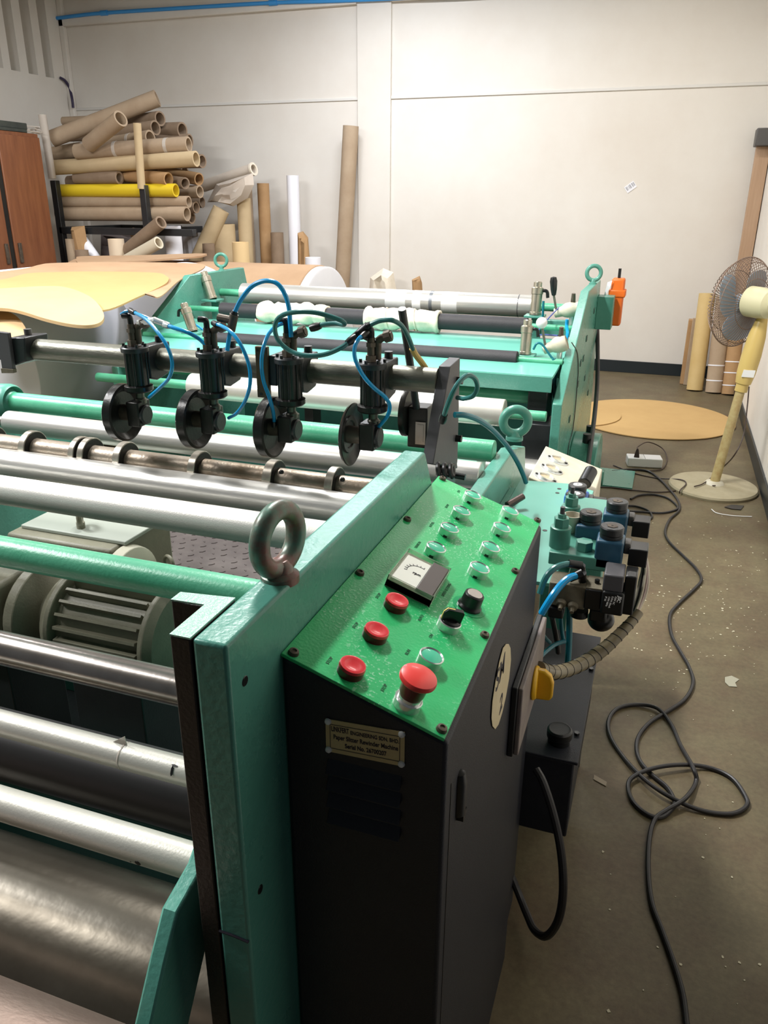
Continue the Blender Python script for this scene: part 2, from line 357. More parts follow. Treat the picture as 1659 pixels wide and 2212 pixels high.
# dark strip and L bracket beside the front of the right frame
MB().xy(0, 1.13, [(-.391, .525), (-.3695, .525), (-.3695, .608), (-.428, .600), (-.428, .583), (-.391, .585)]).build('guide_channel', STRIP, mach, .0015)
MB().xy(1.13, 1.1318, [(-.391, .525), (-.3695, .525), (-.3695, .608), (-.428, .600), (-.428, .583), (-.391, .585)]).build('channel_cap', mat('green_paint_pale', (150, 196, 178), .35, c2=(164, 204, 188), ns=60, bump=.8, bs=250), mach, label='painted top of the channel')
e1 = at(600, 1258, z=1.131); eyebolt(mach, (-.349, e1.y+.012, 1.131), .0315, .0108, (.985, -.17, 0), mat('eyebolt_paint', (120, 78, 72), .35, .2, c2=(70, 140, 122), ns=14, amt=.25, bump=.4, bs=60), .012, 'eye bolt with brown and green chipped paint')
eyebolt(mach, (-.352, at(1112, 958, x=-.35).y, .893), .034, .0125, (.35, -.94, 0), GREEND, .014)
# screw holes on the outer face of the near frame
for px, py in ((529, 1471), (562, 1921)):
    c = at(px, py, x=XO); MB().lathe(c+V((.0008, 0, 0)), (1, 0, 0), [(0, 0), (.0048, 0), (.0054, -.0006), (.0054, -.002)], 18).build('screw_hole', BLK, mach)
c = [at(472, 2010, y=.5245), at(537, 2035, y=.5245)]
MB().tube([c[0]+V((.001, 0, 0)), (c[0]+c[1])/2+V((0, 0, .001)), c[1]], .0016, 6).build('pen_mark', INK, mach)
def roller(name, y, z, r, m, x0=XLI, x1=XI, par=None, lbl=None, bev=.002):
    b = MB(); b.lathe((x0, y, z), (1, 0, 0), [(0, 0), (r-bev, 0), (r, bev), (r, x1-x0-bev), (r-bev, x1-x0), (0, x1-x0)], 64)
    return b.build(name, m, par or mach, label=lbl)
def cfit(px, t, bt, y):
    a = ray(px, t); c = ray(px, bt); A = math.atan2(a.z, a.y); B = math.atan2(c.z, c.y); mm = (A+B)/2; D = y/math.cos(mm)
    return y, CAMH+D*math.sin(mm), D*math.sin((A-B)/2)
def tang(px, py, y, r):
    a = ray(px, py); A = math.atan2(a.z, a.y); z = 0
    for _ in range(40): D = math.hypot(y, CAMH-z); z = CAMH+y*math.tan(A-math.asin(r/D))
    return y, z, r
roller('tie_bar', *cfit(0, 1156, 1224.7, .85), TIEG, lbl='green painted cross bar')
roller('roller', *cfit(250, 1061, 1129, 1.2), ALUM, lbl='matt aluminium roller')
roller('roller', *cfit(250, 1000, 1070, 1.36), ALU, lbl='polished aluminium roller')
sy, sz, sr = cfit(298, 973, 1018, 1.42)
roller('slitter_shaft', sy, sz, sr, SHAFT, lbl='brown stained steel shaft')
for px, wd, rr in ((-12, .016, .041), (75, .013, .041), (178, .011, .041), (197, .012, .041), (272, .013, .041), (430, .013, .040), (590, .015, .040), (722, .013, .040)):
    c = at(px, 985, y=sy); x = c.x
    wd *= 1.35; b = MB(); b.lathe((x-wd/2, sy, sz), (1, 0, 0), [(sr, 0), (rr-.001, 0), (rr, .001), (rr, wd-.001), (rr-.001, wd), (sr, wd)], 48, True)
    rg = b.build('slitter_ring', RING, mach)
    b = MB(); b.lathe((x+wd/2, sy, sz), (1, 0, 0), [(sr+.001, 0), (rr-.003, 0), (rr-.003, .001), (sr+.001, .002)], 40, True); b.build('ring_face', KNIFE, rg)
    if px in (590, 722): MB().ball((x+wd/2+.014, sy-.012, sz+sr*.85), .0055, 12).build('set_screw', BLK, rg)
y4, z4, r4 = cfit(488, 938, 992, 1.75)
roller('roller', y4, z4, r4, ALU, x0=at(18, 905, y=y4).x, lbl='silver roller behind the ringed shaft')
MB().cyl((XLI, y4, z4), (at(18, 905, y=y4).x, y4, z4), .014).build('roller_journal', STEELB, mach)
yg, zg, rg_ = cfit(225, 868, 906.5, 1.9)
roller('tie_bar', yg, zg, .0285, TIEG, lbl='green tubular cross bar at the back')
xg = at(18, 880, y=yg).x
MB().lathe((XLI, yg, zg), (1, 0, 0), [(0, 0), (.052, 0), (.054, .03), (.052, .042), (.047, .05), (.04, xg-XLI+.01), (.0285, xg-XLI+.03), (0, xg-XLI+.03)], 40).build('bar_flange', GREEND, mach)
roller('roller', *cfit(0, 1361, 1437, .8), STEELB, lbl='dark polished steel roller')
ty, tz, tr = cfit(0, 1531, 1592, .7); roller('roller', ty, tz, tr, TUBEA, lbl='silver painted tube with peeling film')
xx = at(270, 1635, y=ty).x
b = MB(); b.lathe((xx, ty, tz), (1, 0, 0), [(tr+.0002, 0), (tr+.0006, .001), (tr+.0006, .002), (tr+.0002, .003)], 40, True)
c = V((xx-.006, ty, tz+tr)); b.extrude([c+V((-.012, 0, -.001)), c+V((.012, 0, -.001)), c+V((.010, 0, .014))], (0, .001, 0)); b.build('film_edge', CLEAR, mach)
t2 = cfit(0, 1694, 1775.5, .62); roller('roller', *t2, TUBEA, lbl='lowest silver tube with a small hole')
for px, py, rr in ((303, 1856, .0042), (287, 1853, .0012)):
    c = at(px, py, y=t2[0]-t2[2]*.72); n = V((0, c.y-t2[0], c.z-t2[1])).normalized(); o = V((c.x, t2[0], t2[1]))+n*(t2[2]+.0002)
    MB().lathe(o, n, [(0, 0), (rr, 0), (rr, -.002)], 18).build('hole', BLK, mach)
for px, py, sz_ in ((372, 1649, (.005, .0015)), (372, 1665, (.002, .007))):
    c = at(px, py, y=ty-tr*.8); n = V((0, c.y-ty, c.z-tz)).normalized(); o = V((c.x, ty, tz))+n*(tr+.0002); tt = V((0, -n.z, n.y))
    MB().extrude([o+V((a*sz_[0], 0, 0))+tt*(bb*sz_[1]) for a, bb in ((-1, -.4), (-.3, -1), (.8, -.5), (1, .6), (.2, 1), (-.7, .6))], n*.0004).build('paint_chip', BLK, mach)
roller('rubber_roller', .80, .66, .055, mat('black_rubber_smooth', (22, 22, 24), .45, c2=(30, 30, 32), ns=3, stretch=(.3, 3, 3)))
roller('winding_drum', *tang(0, 1790, .64, .125), DRUM, lbl='large worn steel drum')
roller('winding_drum', *tang(0, 2106, .385, .085), RUST, x1=-.44, lbl='rust tinted drum lying lowest in front')
MB().yz(-.435, -.415, [(p.y, p.z) for p in [at(*q, x=-.425) for q in ((421, 1868), (366, 1966), (338, 2080), (305, 2225))]]+[(.36, .50), (.40, .48)]+[(p.y, p.z) for p in [at(*q, x=-.425) for q in ((388, 2225), (436, 2017))]]+[(.66, .80), (.62, .84)]).build('drum_arm', GREEN, mach, .003)
# beam carrying the slitting knives
yB, zB, rB = cfit(250, 743.8, 792.3, 1.46)
xbr = -.401; xbl = at(28, 740, y=yB).x
MB().lathe((xbl, yB, zB), (1, 0, 0), [(0, 0), (rB, 0), (rB, xbr-xbl), (0, xbr-xbl)], 48).build('knife_beam', STEEL, mach, label='thick grimy round steel beam')
pl = [at(*q, x=-.378) for q in ((973, 792), (994, 773), (988, 1012), (936, 1003))]
MB().yz(-.401, -.378, [(p.y, p.z) for p in pl]).build('beam_bracket', DGREY, mach, .0015)
for px, py in ((989, 822), (987, 947)):
    c = at(px, py, x=-.376); MB().cyl(c-V((.006, 0, 0)), c+V((.010, 0, 0)), .008, n=6).build('bolt', BLK, mach)
MB().box(-.378, XI, 1.38, 1.50, .90, 1.0).build('mounting_block', BLACK, mach, .003)
b = MB(); c = at(960, 1018, y=1.33)
for i in range(3): b.torus(c+V((.012*i-.01, 0, .002)), (1, .1, .2), .011, .0045, 20, 8)
b.cyl(c+V((-.02, .02, -.01)), c+V((.035, .02, -.014)), .006); b.build('hand_screw', BLK, mach)
# lower deck, tread plate, pan, rear cross members
MB().box(XLI, XI, .55, 2.2, .02, .06).build('base_pan', BLACK, mach)
b = MB(); b.box(XLI, XI-.01, 1.95, 2.92, .14, .152)
for i in range(31):
    for j in range(20):
        x = -1.93+i*.05+(.025 if j % 2 else 0); y = 1.97+j*.047; a = .8 if (i+j) % 2 else -.8
        M = Matrix.Translation((x, y, .152)) @ Matrix.Rotation(a, 4, 'Z')
        b.extrude([M @ V(q) for q in ((-.013, 0, 0), (0, -.004, 0), (.013, 0, 0), (0, .004, 0))], (0, 0, .003))
b.build('tread_plate', PLATEB, mach, label='dusty diamond pattern tread plate')
MB().box(XLI, XI, 1.10, 1.14, .06, .30).build('cross_member', DARKG, mach, .003)
MB().box(XLI, XI, .93, .97, .42, .54).build('cross_member', DARKG, mach, .003)

MB().box(XLI, XI, 2.93, 2.96, .0, .45).build('rear_panel', DARKG, mach)  # dark panel added to hide the lit floor beyond the tread plate
# motors inside the machine
def motor(name, c, r, L, lbl, legs=True, tb=True):
    cx, cy, cz = c; t = thing(name, lbl, 'motor', (cx, cy, cz-r-.03))
    b = MB(); b.cyl((cx-L/2, cy, cz), (cx+L/2, cy, cz), r*.82, n=48)
    for i in range(22):
        a = 2*PI*i/22; u = V((0, math.cos(a), math.sin(a))); w_ = V((0, -u.z, u.y))*.0032
        p0 = V((cx-L*.46, cy, cz)); q = [u*(r*.74)-w_, u*r-w_, u*r+w_, u*(r*.74)+w_]
        b.extrude([p0+k for k in q], (L*.92, 0, 0))
    b.build('finned_body', GREYP, t)
    for s in (-1, 1):
        MB().lathe((cx+s*L/2, cy, cz), (s, 0, 0), [(0, 0), (r*1.04, 0), (r*1.06, .012), (r*.95, .03), (r*.5, .045), (0, .048)], 40).build('end_shield', GREYP, t, .002)
    if tb: MB().box(cx+.02, cx+.12, cy+.0, cy+r*.9, cz+r*.7, cz+r+.035).build('terminal_box', GREYP, t, .008)
    b = MB(); b.torus((cx-.01, cy, cz+r+.028), (.4, 1, 0), .02, .0055, 24, 10); b.cyl((cx-.01, cy, cz+r*.8), (cx-.01, cy, cz+r+.01), .008); b.build('lifting_eye', GREYP, t)
    if legs: MB().box(cx-L*.4, cx+L*.4, cy-r*.8, cy+r*.8, .06, cz-r*.75).build('mounting_foot', BLACK, t, .004)
    return t
mc = at(268, 1352, d=1.78)
m1 = motor('electric_motor', tuple(mc), .108, .23, 'grey finned electric motor under the green cross bar', tb=False)
# gearbox bell with slotted end left of it
gx = at(100, 1330, d=1.88)
t = thing('brake_unit', 'grey slotted housing beside the finned motor under the rollers', 'motor', (gx.x, gx.y, .06))
MB().lathe((mc.x-.15, mc.y, mc.z), (-1, 0, 0), [(0, 0), (.06, 0), (.065, .03), (.10, .05), (.115, .06), (.115, .085), (.10, .09), (0, .09)], 40).build('bell_flange', GREYP, t, .002)
bx0 = mc.x-.255
MB().box(bx0-.20, bx0, mc.y-.10, mc.y+.12, mc.z-.11, mc.z+.10).build('housing', GREYP, t, .012)
b = MB()
for i in range(8): b.box(bx0-.19, bx0-.055, mc.y-.1025, mc.y-.099, mc.z+.062-i*.018, mc.z+.072-i*.018)
b.build('vent_slots', BLK, t)
MB().box(bx0-.17, bx0-.03, mc.y-.08, mc.y+.09, .06, mc.z-.11).build('stand', BLACK, t, .004)
# rear motor and gearbox between the bars
rc = at(400, 1312, d=2.3); m2 = motor('electric_motor', (rc.x-.03, rc.y, rc.z), .11, .24, 'grey motor with a lifting ring lying in front of the tread plate', tb=False)
gc = at(150, 1165, d=2.25)
t = thing('gearbox', 'dusty grey gearbox with flat top plate beneath the silver rollers', 'gearbox', (gc.x, gc.y, .06))
MB().box(gc.x-.17, gc.x+.19, gc.y-.06, gc.y+.22, .3, gc.z+.02).build('case', GREYP, t, .01)
MB().box(gc.x-.15, gc.x+.21, gc.y-.02, gc.y+.24, gc.z+.02, gc.z+.032).build('top_plate', mat('pale_grey', (150, 156, 146), .5), t, .003)
MB().box(gc.x-.12, gc.x+.12, gc.y, gc.y+.16, .06, .3).build('pedestal', DARKG, t, .003)
b = MB(); b.torus((gc.x+.03, gc.y+.02, gc.z+.07), (.8, .6, 0), .024, .008, 24, 10); b.cyl((gc.x+.03, gc.y+.02, gc.z+.02), (gc.x+.03, gc.y+.02, gc.z+.05), .012); b.build('lifting_eye', GREYP, t)
b = MB(); b.lathe((gc.x+.20, gc.y-.03, gc.z-.10), (1, 0, 0), [(.06, 0), (.12, 0), (.115, .03), (.07, .05), (.06, .05)], 40, True); b.build('coupling_guard', mat('pale_grey2', (170, 168, 150), .5), t, .002)

# ================================================================== KNIFE HOLDERS
def knife(px, py, lbl, style=0):
    c = at(px, py, y=yB-.066); X, Y, Z = c.x, c.y, c.z
    t = thing('slitting_knife', lbl, 'cutting tool', (X, Y, Z-.1), 'slitting knife holders clamped along the steel beam')
    b = MB(); r = .0215
    b.lathe((X, Y, Z-.082), (0, 0, 1), [(0, 0), (r, 0), (r, .072), (0, .072)], 36)
    for k in range(8):
        a = 2*PI*(k+.5)/8; b.cyl((X+math.cos(a)*r, Y+math.sin(a)*r, Z-.084), (X+math.cos(a)*r, Y+math.sin(a)*r, Z-.008), .0028, n=10)
    b.build('air_cylinder', KNIFE, t)
    b = MB(); b.lathe((X, Y, Z-.012), (0, 0, 1), [(0, 0), (.0285, 0), (.029, .003), (.029, .009), (.027, .011), (0, .0115)], 40); b.build('top_cap', BLACK, t)
    b = MB()
    for k in range(6):
        a = 2*PI*k/6+.3; b.cyl((X+math.cos(a)*.023, Y+math.sin(a)*.023, Z-.001), (X+math.cos(a)*.023, Y+math.sin(a)*.023, Z+.005), .0032, n=10)
    b.build('cap_screw', BLK, t)
    b = MB(); b.lathe((X, Y, Z-.096), (0, 0, 1), [(0, 0), (.027, 0), (.030, .003), (.030, .012), (.024, .014), (0, .014)], 40); b.build('bottom_flange', KNIFE, t)
    # clamp block around the beam
    b = MB(); b.extrude([(X+.018, yB+.036, zB+.034), (X+.018, yB-.045, zB+.034), (X+.018, yB-.045, zB-.034), (X+.018, yB-.02, zB-.042), (X+.018, yB+.02, zB-.036), (X+.018, yB+.036, zB-.02)], (-.03, 0, 0)); cl = b.build('beam_clamp', BLACK, t, .003)
    b = MB(); b.cyl((X+.003, yB+.018, zB+.034), (X+.003, yB+.018, zB+.047), .0085, n=20); b.build('clamp_bolt', BLK, cl)
    # rod and knife head
    b = MB(); b.cyl((X+.000, Y, Z-.125), (X+.002, Y, Z-.09), .009, n=20); b.lathe((X+.002, Y, Z-.122), (0, 0, 1), [(0, 0), (.012, 0), (.012, .008), (.009, .012), (0, .012)], 20); b.build('piston_rod', STEEL, t)
    hx, hy, hz = X-.003, Y-.004, Z-.146
    b = MB(); b.box(hx-.017, hx+.014, hy-.022, hy+.022, hz-.024, hz+.03); hd = b.build('knife_head', KNIFE, t, .003)
    b = MB(); b.lathe((hx+.014, hy, hz), (1, 0, 0), [(0, 0), (.021, 0), (.021, .004), (.018, .007), (0, .007)], 32); b.build('bearing_cover', BLACK, hd)
    b = MB(); b.cyl((hx-.046, hy, hz), (hx-.015, hy, hz), .018, .016, n=32); b.build('hub', RUST if style == 2 else BROWNF, hd)
    dx = hx-.041; R = .0625
    b = MB()
    if style == 2: b.lathe((dx, hy, hz), (-1, 0, 0), [(0, .004), (.026, .004), (.028, .001), (.036, .001), (.038, .004), (.050, .002), (R-.002, -.004), (R, -.003), (R-.004, .003), (.045, .009), (0, .010)], 64)
    else: b.lathe((dx, hy, hz), (-1, 0, 0), [(0, 0), (.045, 0), (R-.005, -.012), (R, -.010), (R, .008), (R-.003, .011), (.03, .012), (0, .012)], 64)
    b.build('knife_disc', KNIFE, t)
    # air fittings on top
    b = MB(); b.cyl((X-.003, Y, Z), (X-.003, Y, Z+.012), .011, n=6); b.cyl((X-.003, Y, Z+.012), (X-.003, Y, Z+.045), .0075, n=16); b.cyl((X-.003, Y, Z+.028), (X-.003, Y, Z+.036), .010, n=6)
    b.build('air_fitting', BROWNF, t)
    b = MB(); b.tube([(X-.003, Y, Z+.04), (X-.003, Y, Z+.056), (X-.006, Y-.002, Z+.061), (X-.018, Y-.004, Z+.062)] if style != 1 else [(X-.003, Y, Z+.04), (X-.003, Y, Z+.066), (X-.008, Y, Z+.069), (X-.018, Y, Z+.069)], .0062, 12); b.build('elbow', BLK, t)
    b = MB(); b.cyl((X+.008, Y+.006, Z+.004), (X+.008, Y+.006, Z+.04), .007, n=12); b.tube([(X+.008, Y+.006, Z+.038), (X+.018, Y+.006, Z+.045), (X+.036, Y+.006, Z+.05)], .0075, 12)
    b.cyl((X+.022, Y+.006, Z+.046), (X+.034, Y+.006, Z+.050), .011, n=8); b.build('flow_valve', BROWNF, t)
    return t
knife(290, 747, 'leftmost of the four slitting knives with black air cylinders on the beam')
knife(453, 757, 'slitting knife on black air cylinder, second from the left on the beam')
knife(624, 770, 'third slitting knife from the left, just right of the flat upright plate', 1)
knife(805, 781, 'slitting knife with thin dished disc and rusty hub, rightmost on the beam', 2)
# spare knife head behind the bracket
c = at(905, 905, y=1.60); t = thing('slitting_knife', 'black knife disc turned backwards behind the beam beside the grey bracket', 'cutting tool', c)
b = MB(); b.lathe(c+V((-.02, 0, .012)), (-1, 0, 0), [(0, 0), (.05, 0), (.052, .003), (.052, .012), (.045, .014), (0, .014)], 48); b.build('knife_disc', KNIFE, t)
b = MB(); b.box(c.x-.02, c.x+.025, c.y-.02, c.y+.03, c.z-.06, c.z+.03); b.build('knife_head', KNIFE, t, .003)
b = MB(); b.box(c.x+.0, c.x+.022, c.y-.025, c.y-.02, c.z-.05, c.z+.0); b.box(c.x+.004, c.x+.018, c.y-.0262, c.y-.025, c.z-.045, c.z-.005); b.build('scale_plate', STEELB, t)
MB().cyl(c+V((0, -.02, .03)), c+V((0, -.13, .25)), .008).build('support_rod', BLACK, t)
# clamp plates on the beam
for px, lbl in ((568, 'flat upright plate with screw holes on the beam left of the third knife'),):
    c = at(px, 800, y=yB-.036); t = thing('stop_plate', lbl, 'bracket', c)
    MB().box(c.x-.014, c.x+.014, c.y-.004, c.y+.006, zB-.055, zB+.050).build('plate', mat('bronzed_plate', (96, 82, 58), .45, .5, c2=(60, 54, 44), ns=9), t, .0015)
    MB().box(c.x+.012, c.x+.03, c.y+.002, yB+.03, zB-.03, zB+.032).build('clamp_block', BLACK, t, .003)
    b = MB()
    for dx in (-.008, .006): b.cyl((c.x+dx, c.y-.0048, zB+.042), (c.x+dx, c.y-.003, zB+.042), .0025, n=10)
    b.cyl((c.x-.005, c.y-.0048, zB-.047), (c.x-.005, c.y-.003, zB-.047), .003, n=10); b.build('screw', BLK, t)
c = at(20, 760, y=yB-.036); t = thing('stop_plate', 'black clamp block with a hanging plate at the left end of the beam', 'bracket', c)
q = [at(*k, y=yB-.04) for k in ((-12, 713), (24, 718), (36, 802), (12, 800), (8, 776), (-12, 772))]
MB().xz(yB-.05, yB-.04, [(k.x, k.z) for k in q]).build('plate', DGREY, t, .0015)
q = [at(*k, y=yB-.03) for k in ((24, 728), (60, 728), (62, 780), (34, 790))]
MB().xz(yB-.04, yB+.035, [(k.x, k.z) for k in ((q[0]), q[1], q[2], q[3])]).build('clamp_block', BLACK, t, .003)
c2 = at(61, 723, y=yB+.0); MB().cyl(c2, c2+V((0, 0, .013)), .0085, n=20).build('clamp_bolt', GREYW, t)
q = [at(*k, y=yB-.041) for k in ((10, 794), (36, 796), (37, 804), (12, 804))]
MB().xz(yB-.053, yB-.042, [(k.x, k.z) for k in q]).build('brass_foot', DUST, t)
# hoses
def hose(lbl, pts, r, m, name='air_hose', cat='hose', grp='air hoses', n=10, ends=None, endm=None):
    P = [at(a, bb, y=yy) for a, bb, yy in pts]
    if ends:
        t = thing(name, lbl, cat, P[0], grp); MB().tube(P, r, n).build('tubing', m, t)
        for i in ends:
            d = (P[1]-P[0]).normalized() if i == 0 else (P[-2]-P[-1]).normalized(); q = P[i]
            MB().lathe(q-d*.008, d, [(0, 0), (r*1.5, 0), (r*1.7, .006), (r*1.7, .014), (r*1.35, .022), (0, .022)], 18).build('push_fitting', endm or BLK, t)
        return t
    return tag(MB().tube(P, r, n).build(name, m), lbl, cat, grp)
K = yB-.07
hose('blue air hose bowing from the leftmost knife cylinder down to its head', [(284, 672, K), (296, 678, K-.01), (318, 692, K-.03), (340, 717, K-.05), (362, 750, K-.06), (372, 785, K-.06), (366, 815, K-.05), (345, 838, K-.03), (322, 858, K-.01)], .0036, BLUEH, ends=(0,))
hose('blue air hose sloping from an orange ringed joint to the second knife cylinder', [(357, 701, K), (375, 708, K-.01), (405, 718, K-.01), (430, 732, K), (446, 748, K)], .0042, BLUEH, ends=(0,), endm=CHROME)
hose('short blue air hose tail crossing over the top of the leftmost knife cylinder', [(262, 679, K), (275, 672, K), (290, 676, K), (312, 684, K+.01), (332, 694, K+.01)], .0034, BLUEH)
hose('blue air hose curving down the right of the second knife cylinder', [(464, 699, K), (478, 704, K-.02), (500, 718, K-.04), (522, 748, K-.05), (538, 790, K-.05), (540, 830, K-.05), (530, 865, K-.04), (512, 892, K-.02), (494, 903, K)], .0036, BLUEH, ends=(0,))
hose('tall blue air hose arching above the beam between second and third knife', [(503, 686, K), (510, 668, K), (522, 645, K), (545, 618, K), (572, 607, K), (598, 612, K), (615, 635, K), (624, 665, K), (627, 700, K), (629, 728, K)], .0045, BLUEH, ends=(0,))
hose('short blue air hose hanging below the black joint beside the second knife', [(503, 700, K), (498, 715, K), (494, 735, K), (491, 757, K)], .0045, BLUEH)
hose('blue air hose looping down the left of the third knife to its disc', [(610, 699, K), (598, 704, K-.01), (580, 722, K-.03), (568, 755, K-.05), (565, 790, K-.05), (570, 825, K-.04), (583, 862, K-.03), (591, 895, K-.02), (593, 922, K-.01)], .0038, BLUEH, ends=(-1,))
hose('green grey hose making a wide loop in front of the third knife', [(679, 707, K), (700, 701, K), (728, 699, K), (743, 701, K-.01), (740, 694, K-.02), (715, 684, K-.03), (680, 675, K-.04), (640, 674, K-.05), (608, 682, K-.05), (594, 703, K-.05), (600, 733, K-.05), (625, 757, K-.05), (660, 768, K-.05), (700, 766, K-.04), (735, 752, K-.03), (762, 733, K-.01)], .0046, TEALH, ends=(0, -1))
hose('green grey hose arching over the rightmost knife, end wrapped in yellow tape', [(788, 709, K), (805, 699, K), (825, 692, K), (848, 692, K), (868, 704, K+.02), (882, 728, K+.04), (892, 755, K+.06)], .0046, TEALH, ends=(0,))
tag(MB().tube([at(890, 752, y=K+.06), at(899, 768, y=K+.07), at(910, 782, y=K+.08), at(921, 798, y=K+.09)], .0062, 10).build('yellow_tape', mat('yellow_tape', (206, 176, 100), .5)), 'yellow tape wound around the hose end above the beam', 'tape')
hose('blue air hose snaking in front of the rightmost knife cylinder', [(789, 722, K-.01), (775, 732, K-.03), (766, 752, K-.04), (768, 778, K-.045), (785, 812, K-.045), (808, 838, K-.045), (832, 858, K-.035), (842, 878, K-.02), (836, 900, K-.01), (818, 922, K)], .0038, BLUEH, ends=(0,))
hose('grey green hose curled in a loop beside the grey beam bracket', [(957, 905, 1.36), (965, 880, 1.34), (977, 850, 1.33), (992, 825, 1.34), (1010, 811, 1.36), (1026, 818, 1.38), (1031, 838, 1.40), (1022, 855, 1.42), (1003, 861, 1.44), (988, 859, 1.46)], .0046, TEALH, ends=(0,))
hose('blue hose running from the grey bracket down past the ringed green post', [(982, 896, 1.42), (1005, 897, 1.44), (1035, 908, 1.5), (1065, 930, 1.6), (1095, 963, 1.68), (1116, 995, 1.74), (1130, 1025, 1.78), (1136, 1042, 1.8)], .0058, TEALD)
c = at(501, 692, y=K); tag(MB().cyl(c+V((-.004, 0, -.02)), c+V((.006, 0, .012)), .009, n=12).cyl(c+V((.0, 0, 0)), c+V((-.03, 0, .004)), .008, n=10).build('hose_joint', BROWNF), 'dark hose joint between the second knife and the tall blue hose', 'fitting')
c = at(335, 692, y=K); b = MB(); b.cyl(c, at(360, 702, y=K), .0065, n=12); b.cyl(at(300, 698, y=K+.01), c, .0075, n=10); t = b.build('hose_joint', CHROME); tag(t, 'shiny hose joint right of the leftmost knife fitting', 'fitting')
c = at(778, 717, y=K); tag(MB().cyl(at(760, 735, y=K), at(795, 704, y=K), .0085, n=12).cyl(c, at(800, 728, y=K), .010, n=10).build('hose_joint', BLK), 'black hose joint left of the rightmost knife fitting', 'fitting')

# ================================================================== CONTROL CABINET
XC = -.151; YC0, YC1 = .627, 1.228; ZL, ZR = 1.0655, 1.0025
NP = V((ZL-ZR, 0, XC-XO)).normalized(); PX = V((NP.z, 0, -NP.x)); PY = V((0, 1, 0)); PO = V((XO, YC0, ZL))
cab = thing('control_cabinet', 'narrow black control cabinet with sloping bright green button panel', 'cabinet', (-.24, .93, 0))
xz = [(XO+.0005, 0), (XC, 0), (XC, ZR-.004), (XO+.0005, ZL-.004)]
MB().xz(YC0, YC1, xz).build('cabinet_body', CABM, cab, .005, 3)
def P3(a, y, h=0): return PO+PX*a+PY*(y-YC0)+NP*h
WP = (XC-XO)/NP.z
b = MB(); b.extrude([P3(.001, YC0-.001, -.004), P3(WP-.003, YC0-.001, -.004), P3(WP-.003, YC1, -.004), P3(.001, YC1, -.004)], NP*.004); pan = b.build('control_panel', PANEL, cab, .0008)
def pp3(px, py, h=0): return onplane(px, py, PO+NP*h, NP)
def onp(name, q, prof, m, par, n=36, lbl=None):
    return MB().lathe(q, NP, prof, n).build(name, m, par, label=lbl)
for px, py in ((634, 1410), (777, 1238), (880, 1122), (956, 1034), (1161, 1124), (1113, 1234), (1047, 1372), (954, 1575)):
    q = pp3(px, py, .001)
    s = onp('panel_screw', q, [(0, .002), (.0022, .002), (.003, .0035), (.0052, .003), (.0060, 0), (.0060, -.001)], BROWNF, cab, 20)
def pushb(px, py, lens, ringm, lbl=None, R=.0145, h=.0115):
    q = pp3(px, py, h); base = q-NP*h
    if lens is LENS:
        g = onp('push_button', base, [(R, 0), (R, h), (R-.0012, h+.0008), (R-.0022, h-.0006), (R-.003, h-.002), (0, h-.002)], CHROME, cab, 40)
        onp('lens', base, [(R-.0026, h-.003), (R-.0026, h-.0006), (R-.004, h-.0002), (0, h-.0006)], LENS, g)
        MB().box(-.003, .003, -.0008, .0012, 0, .003, frame(base-PY*R, PX, PY, NP)).build('notch', BLK, g)
    else:
        g = onp('push_button', base, [(R, 0), (R, h-.002), (R-.0015, h-.0005)], REDD, cab, 40, 'red illuminated push button')
        onp('lens', base, [(R+.0003, h-.003), (R-.0005, h), (R-.003, h+.0006), (R-.006, h-.0002), (0, h-.0014)], RED, g)
for px, py in ((1022, 1068), (998, 1102), (972, 1139), (943, 1181), (1103, 1102), (1085, 1138), (1061, 1180), (1037, 1225), (933, 1416)): pushb(px, py, LENS, CHROME)
for px, py in ((859, 1295), (815, 1359), (763, 1435)): pushb(px, py, RED, None)
# emergency stop
q = pp3(908, 1455, .043)-NP*.043
es = onp('emergency_stop', q, [(.0150, 0), (.0150, .009), (.0140, .010), (.0125, .010), (.0125, .014), (0, .014)], CHROME, cab, 40, 'chrome collar of the emergency stop')
onp('stop_neck', q, [(.0115, .012), (.0135, .018), (.0140, .028), (.0150, .033), (0, .034)], REDD, es)
onp('mushroom_head', q, [(0, .032), (.0175, .0325), (.0198, .0350), (.0200, .0375), (.0190, .0400), (.014, .0420), (.007, .0430), (0, .0433)], REDM, es, 48)
# potentiometer knob
q = pp3(1026, 1283, .021)-NP*.021
onp('scale_disc', q, [(0, 0), (.0225, 0), (.0225, .0006), (0, .0007)], mat('clear_scale', (52, 178, 116), .15, coat=.6), cab, 48)
kb = onp('speed_knob', q, [(.0165, .0008), (.0165, .003), (.0145, .0055), (.0140, .007), (.0132, .020), (.0122, .0212), (0, .0212)], BLK, cab, 12)
onp('knob_cap', q, [(0, .0208), (.0098, .0210), (.0100, .0218), (.0096, .0222), (0, .0222)], mat('brushed_cap', (214, 206, 202), .3, .8), kb)
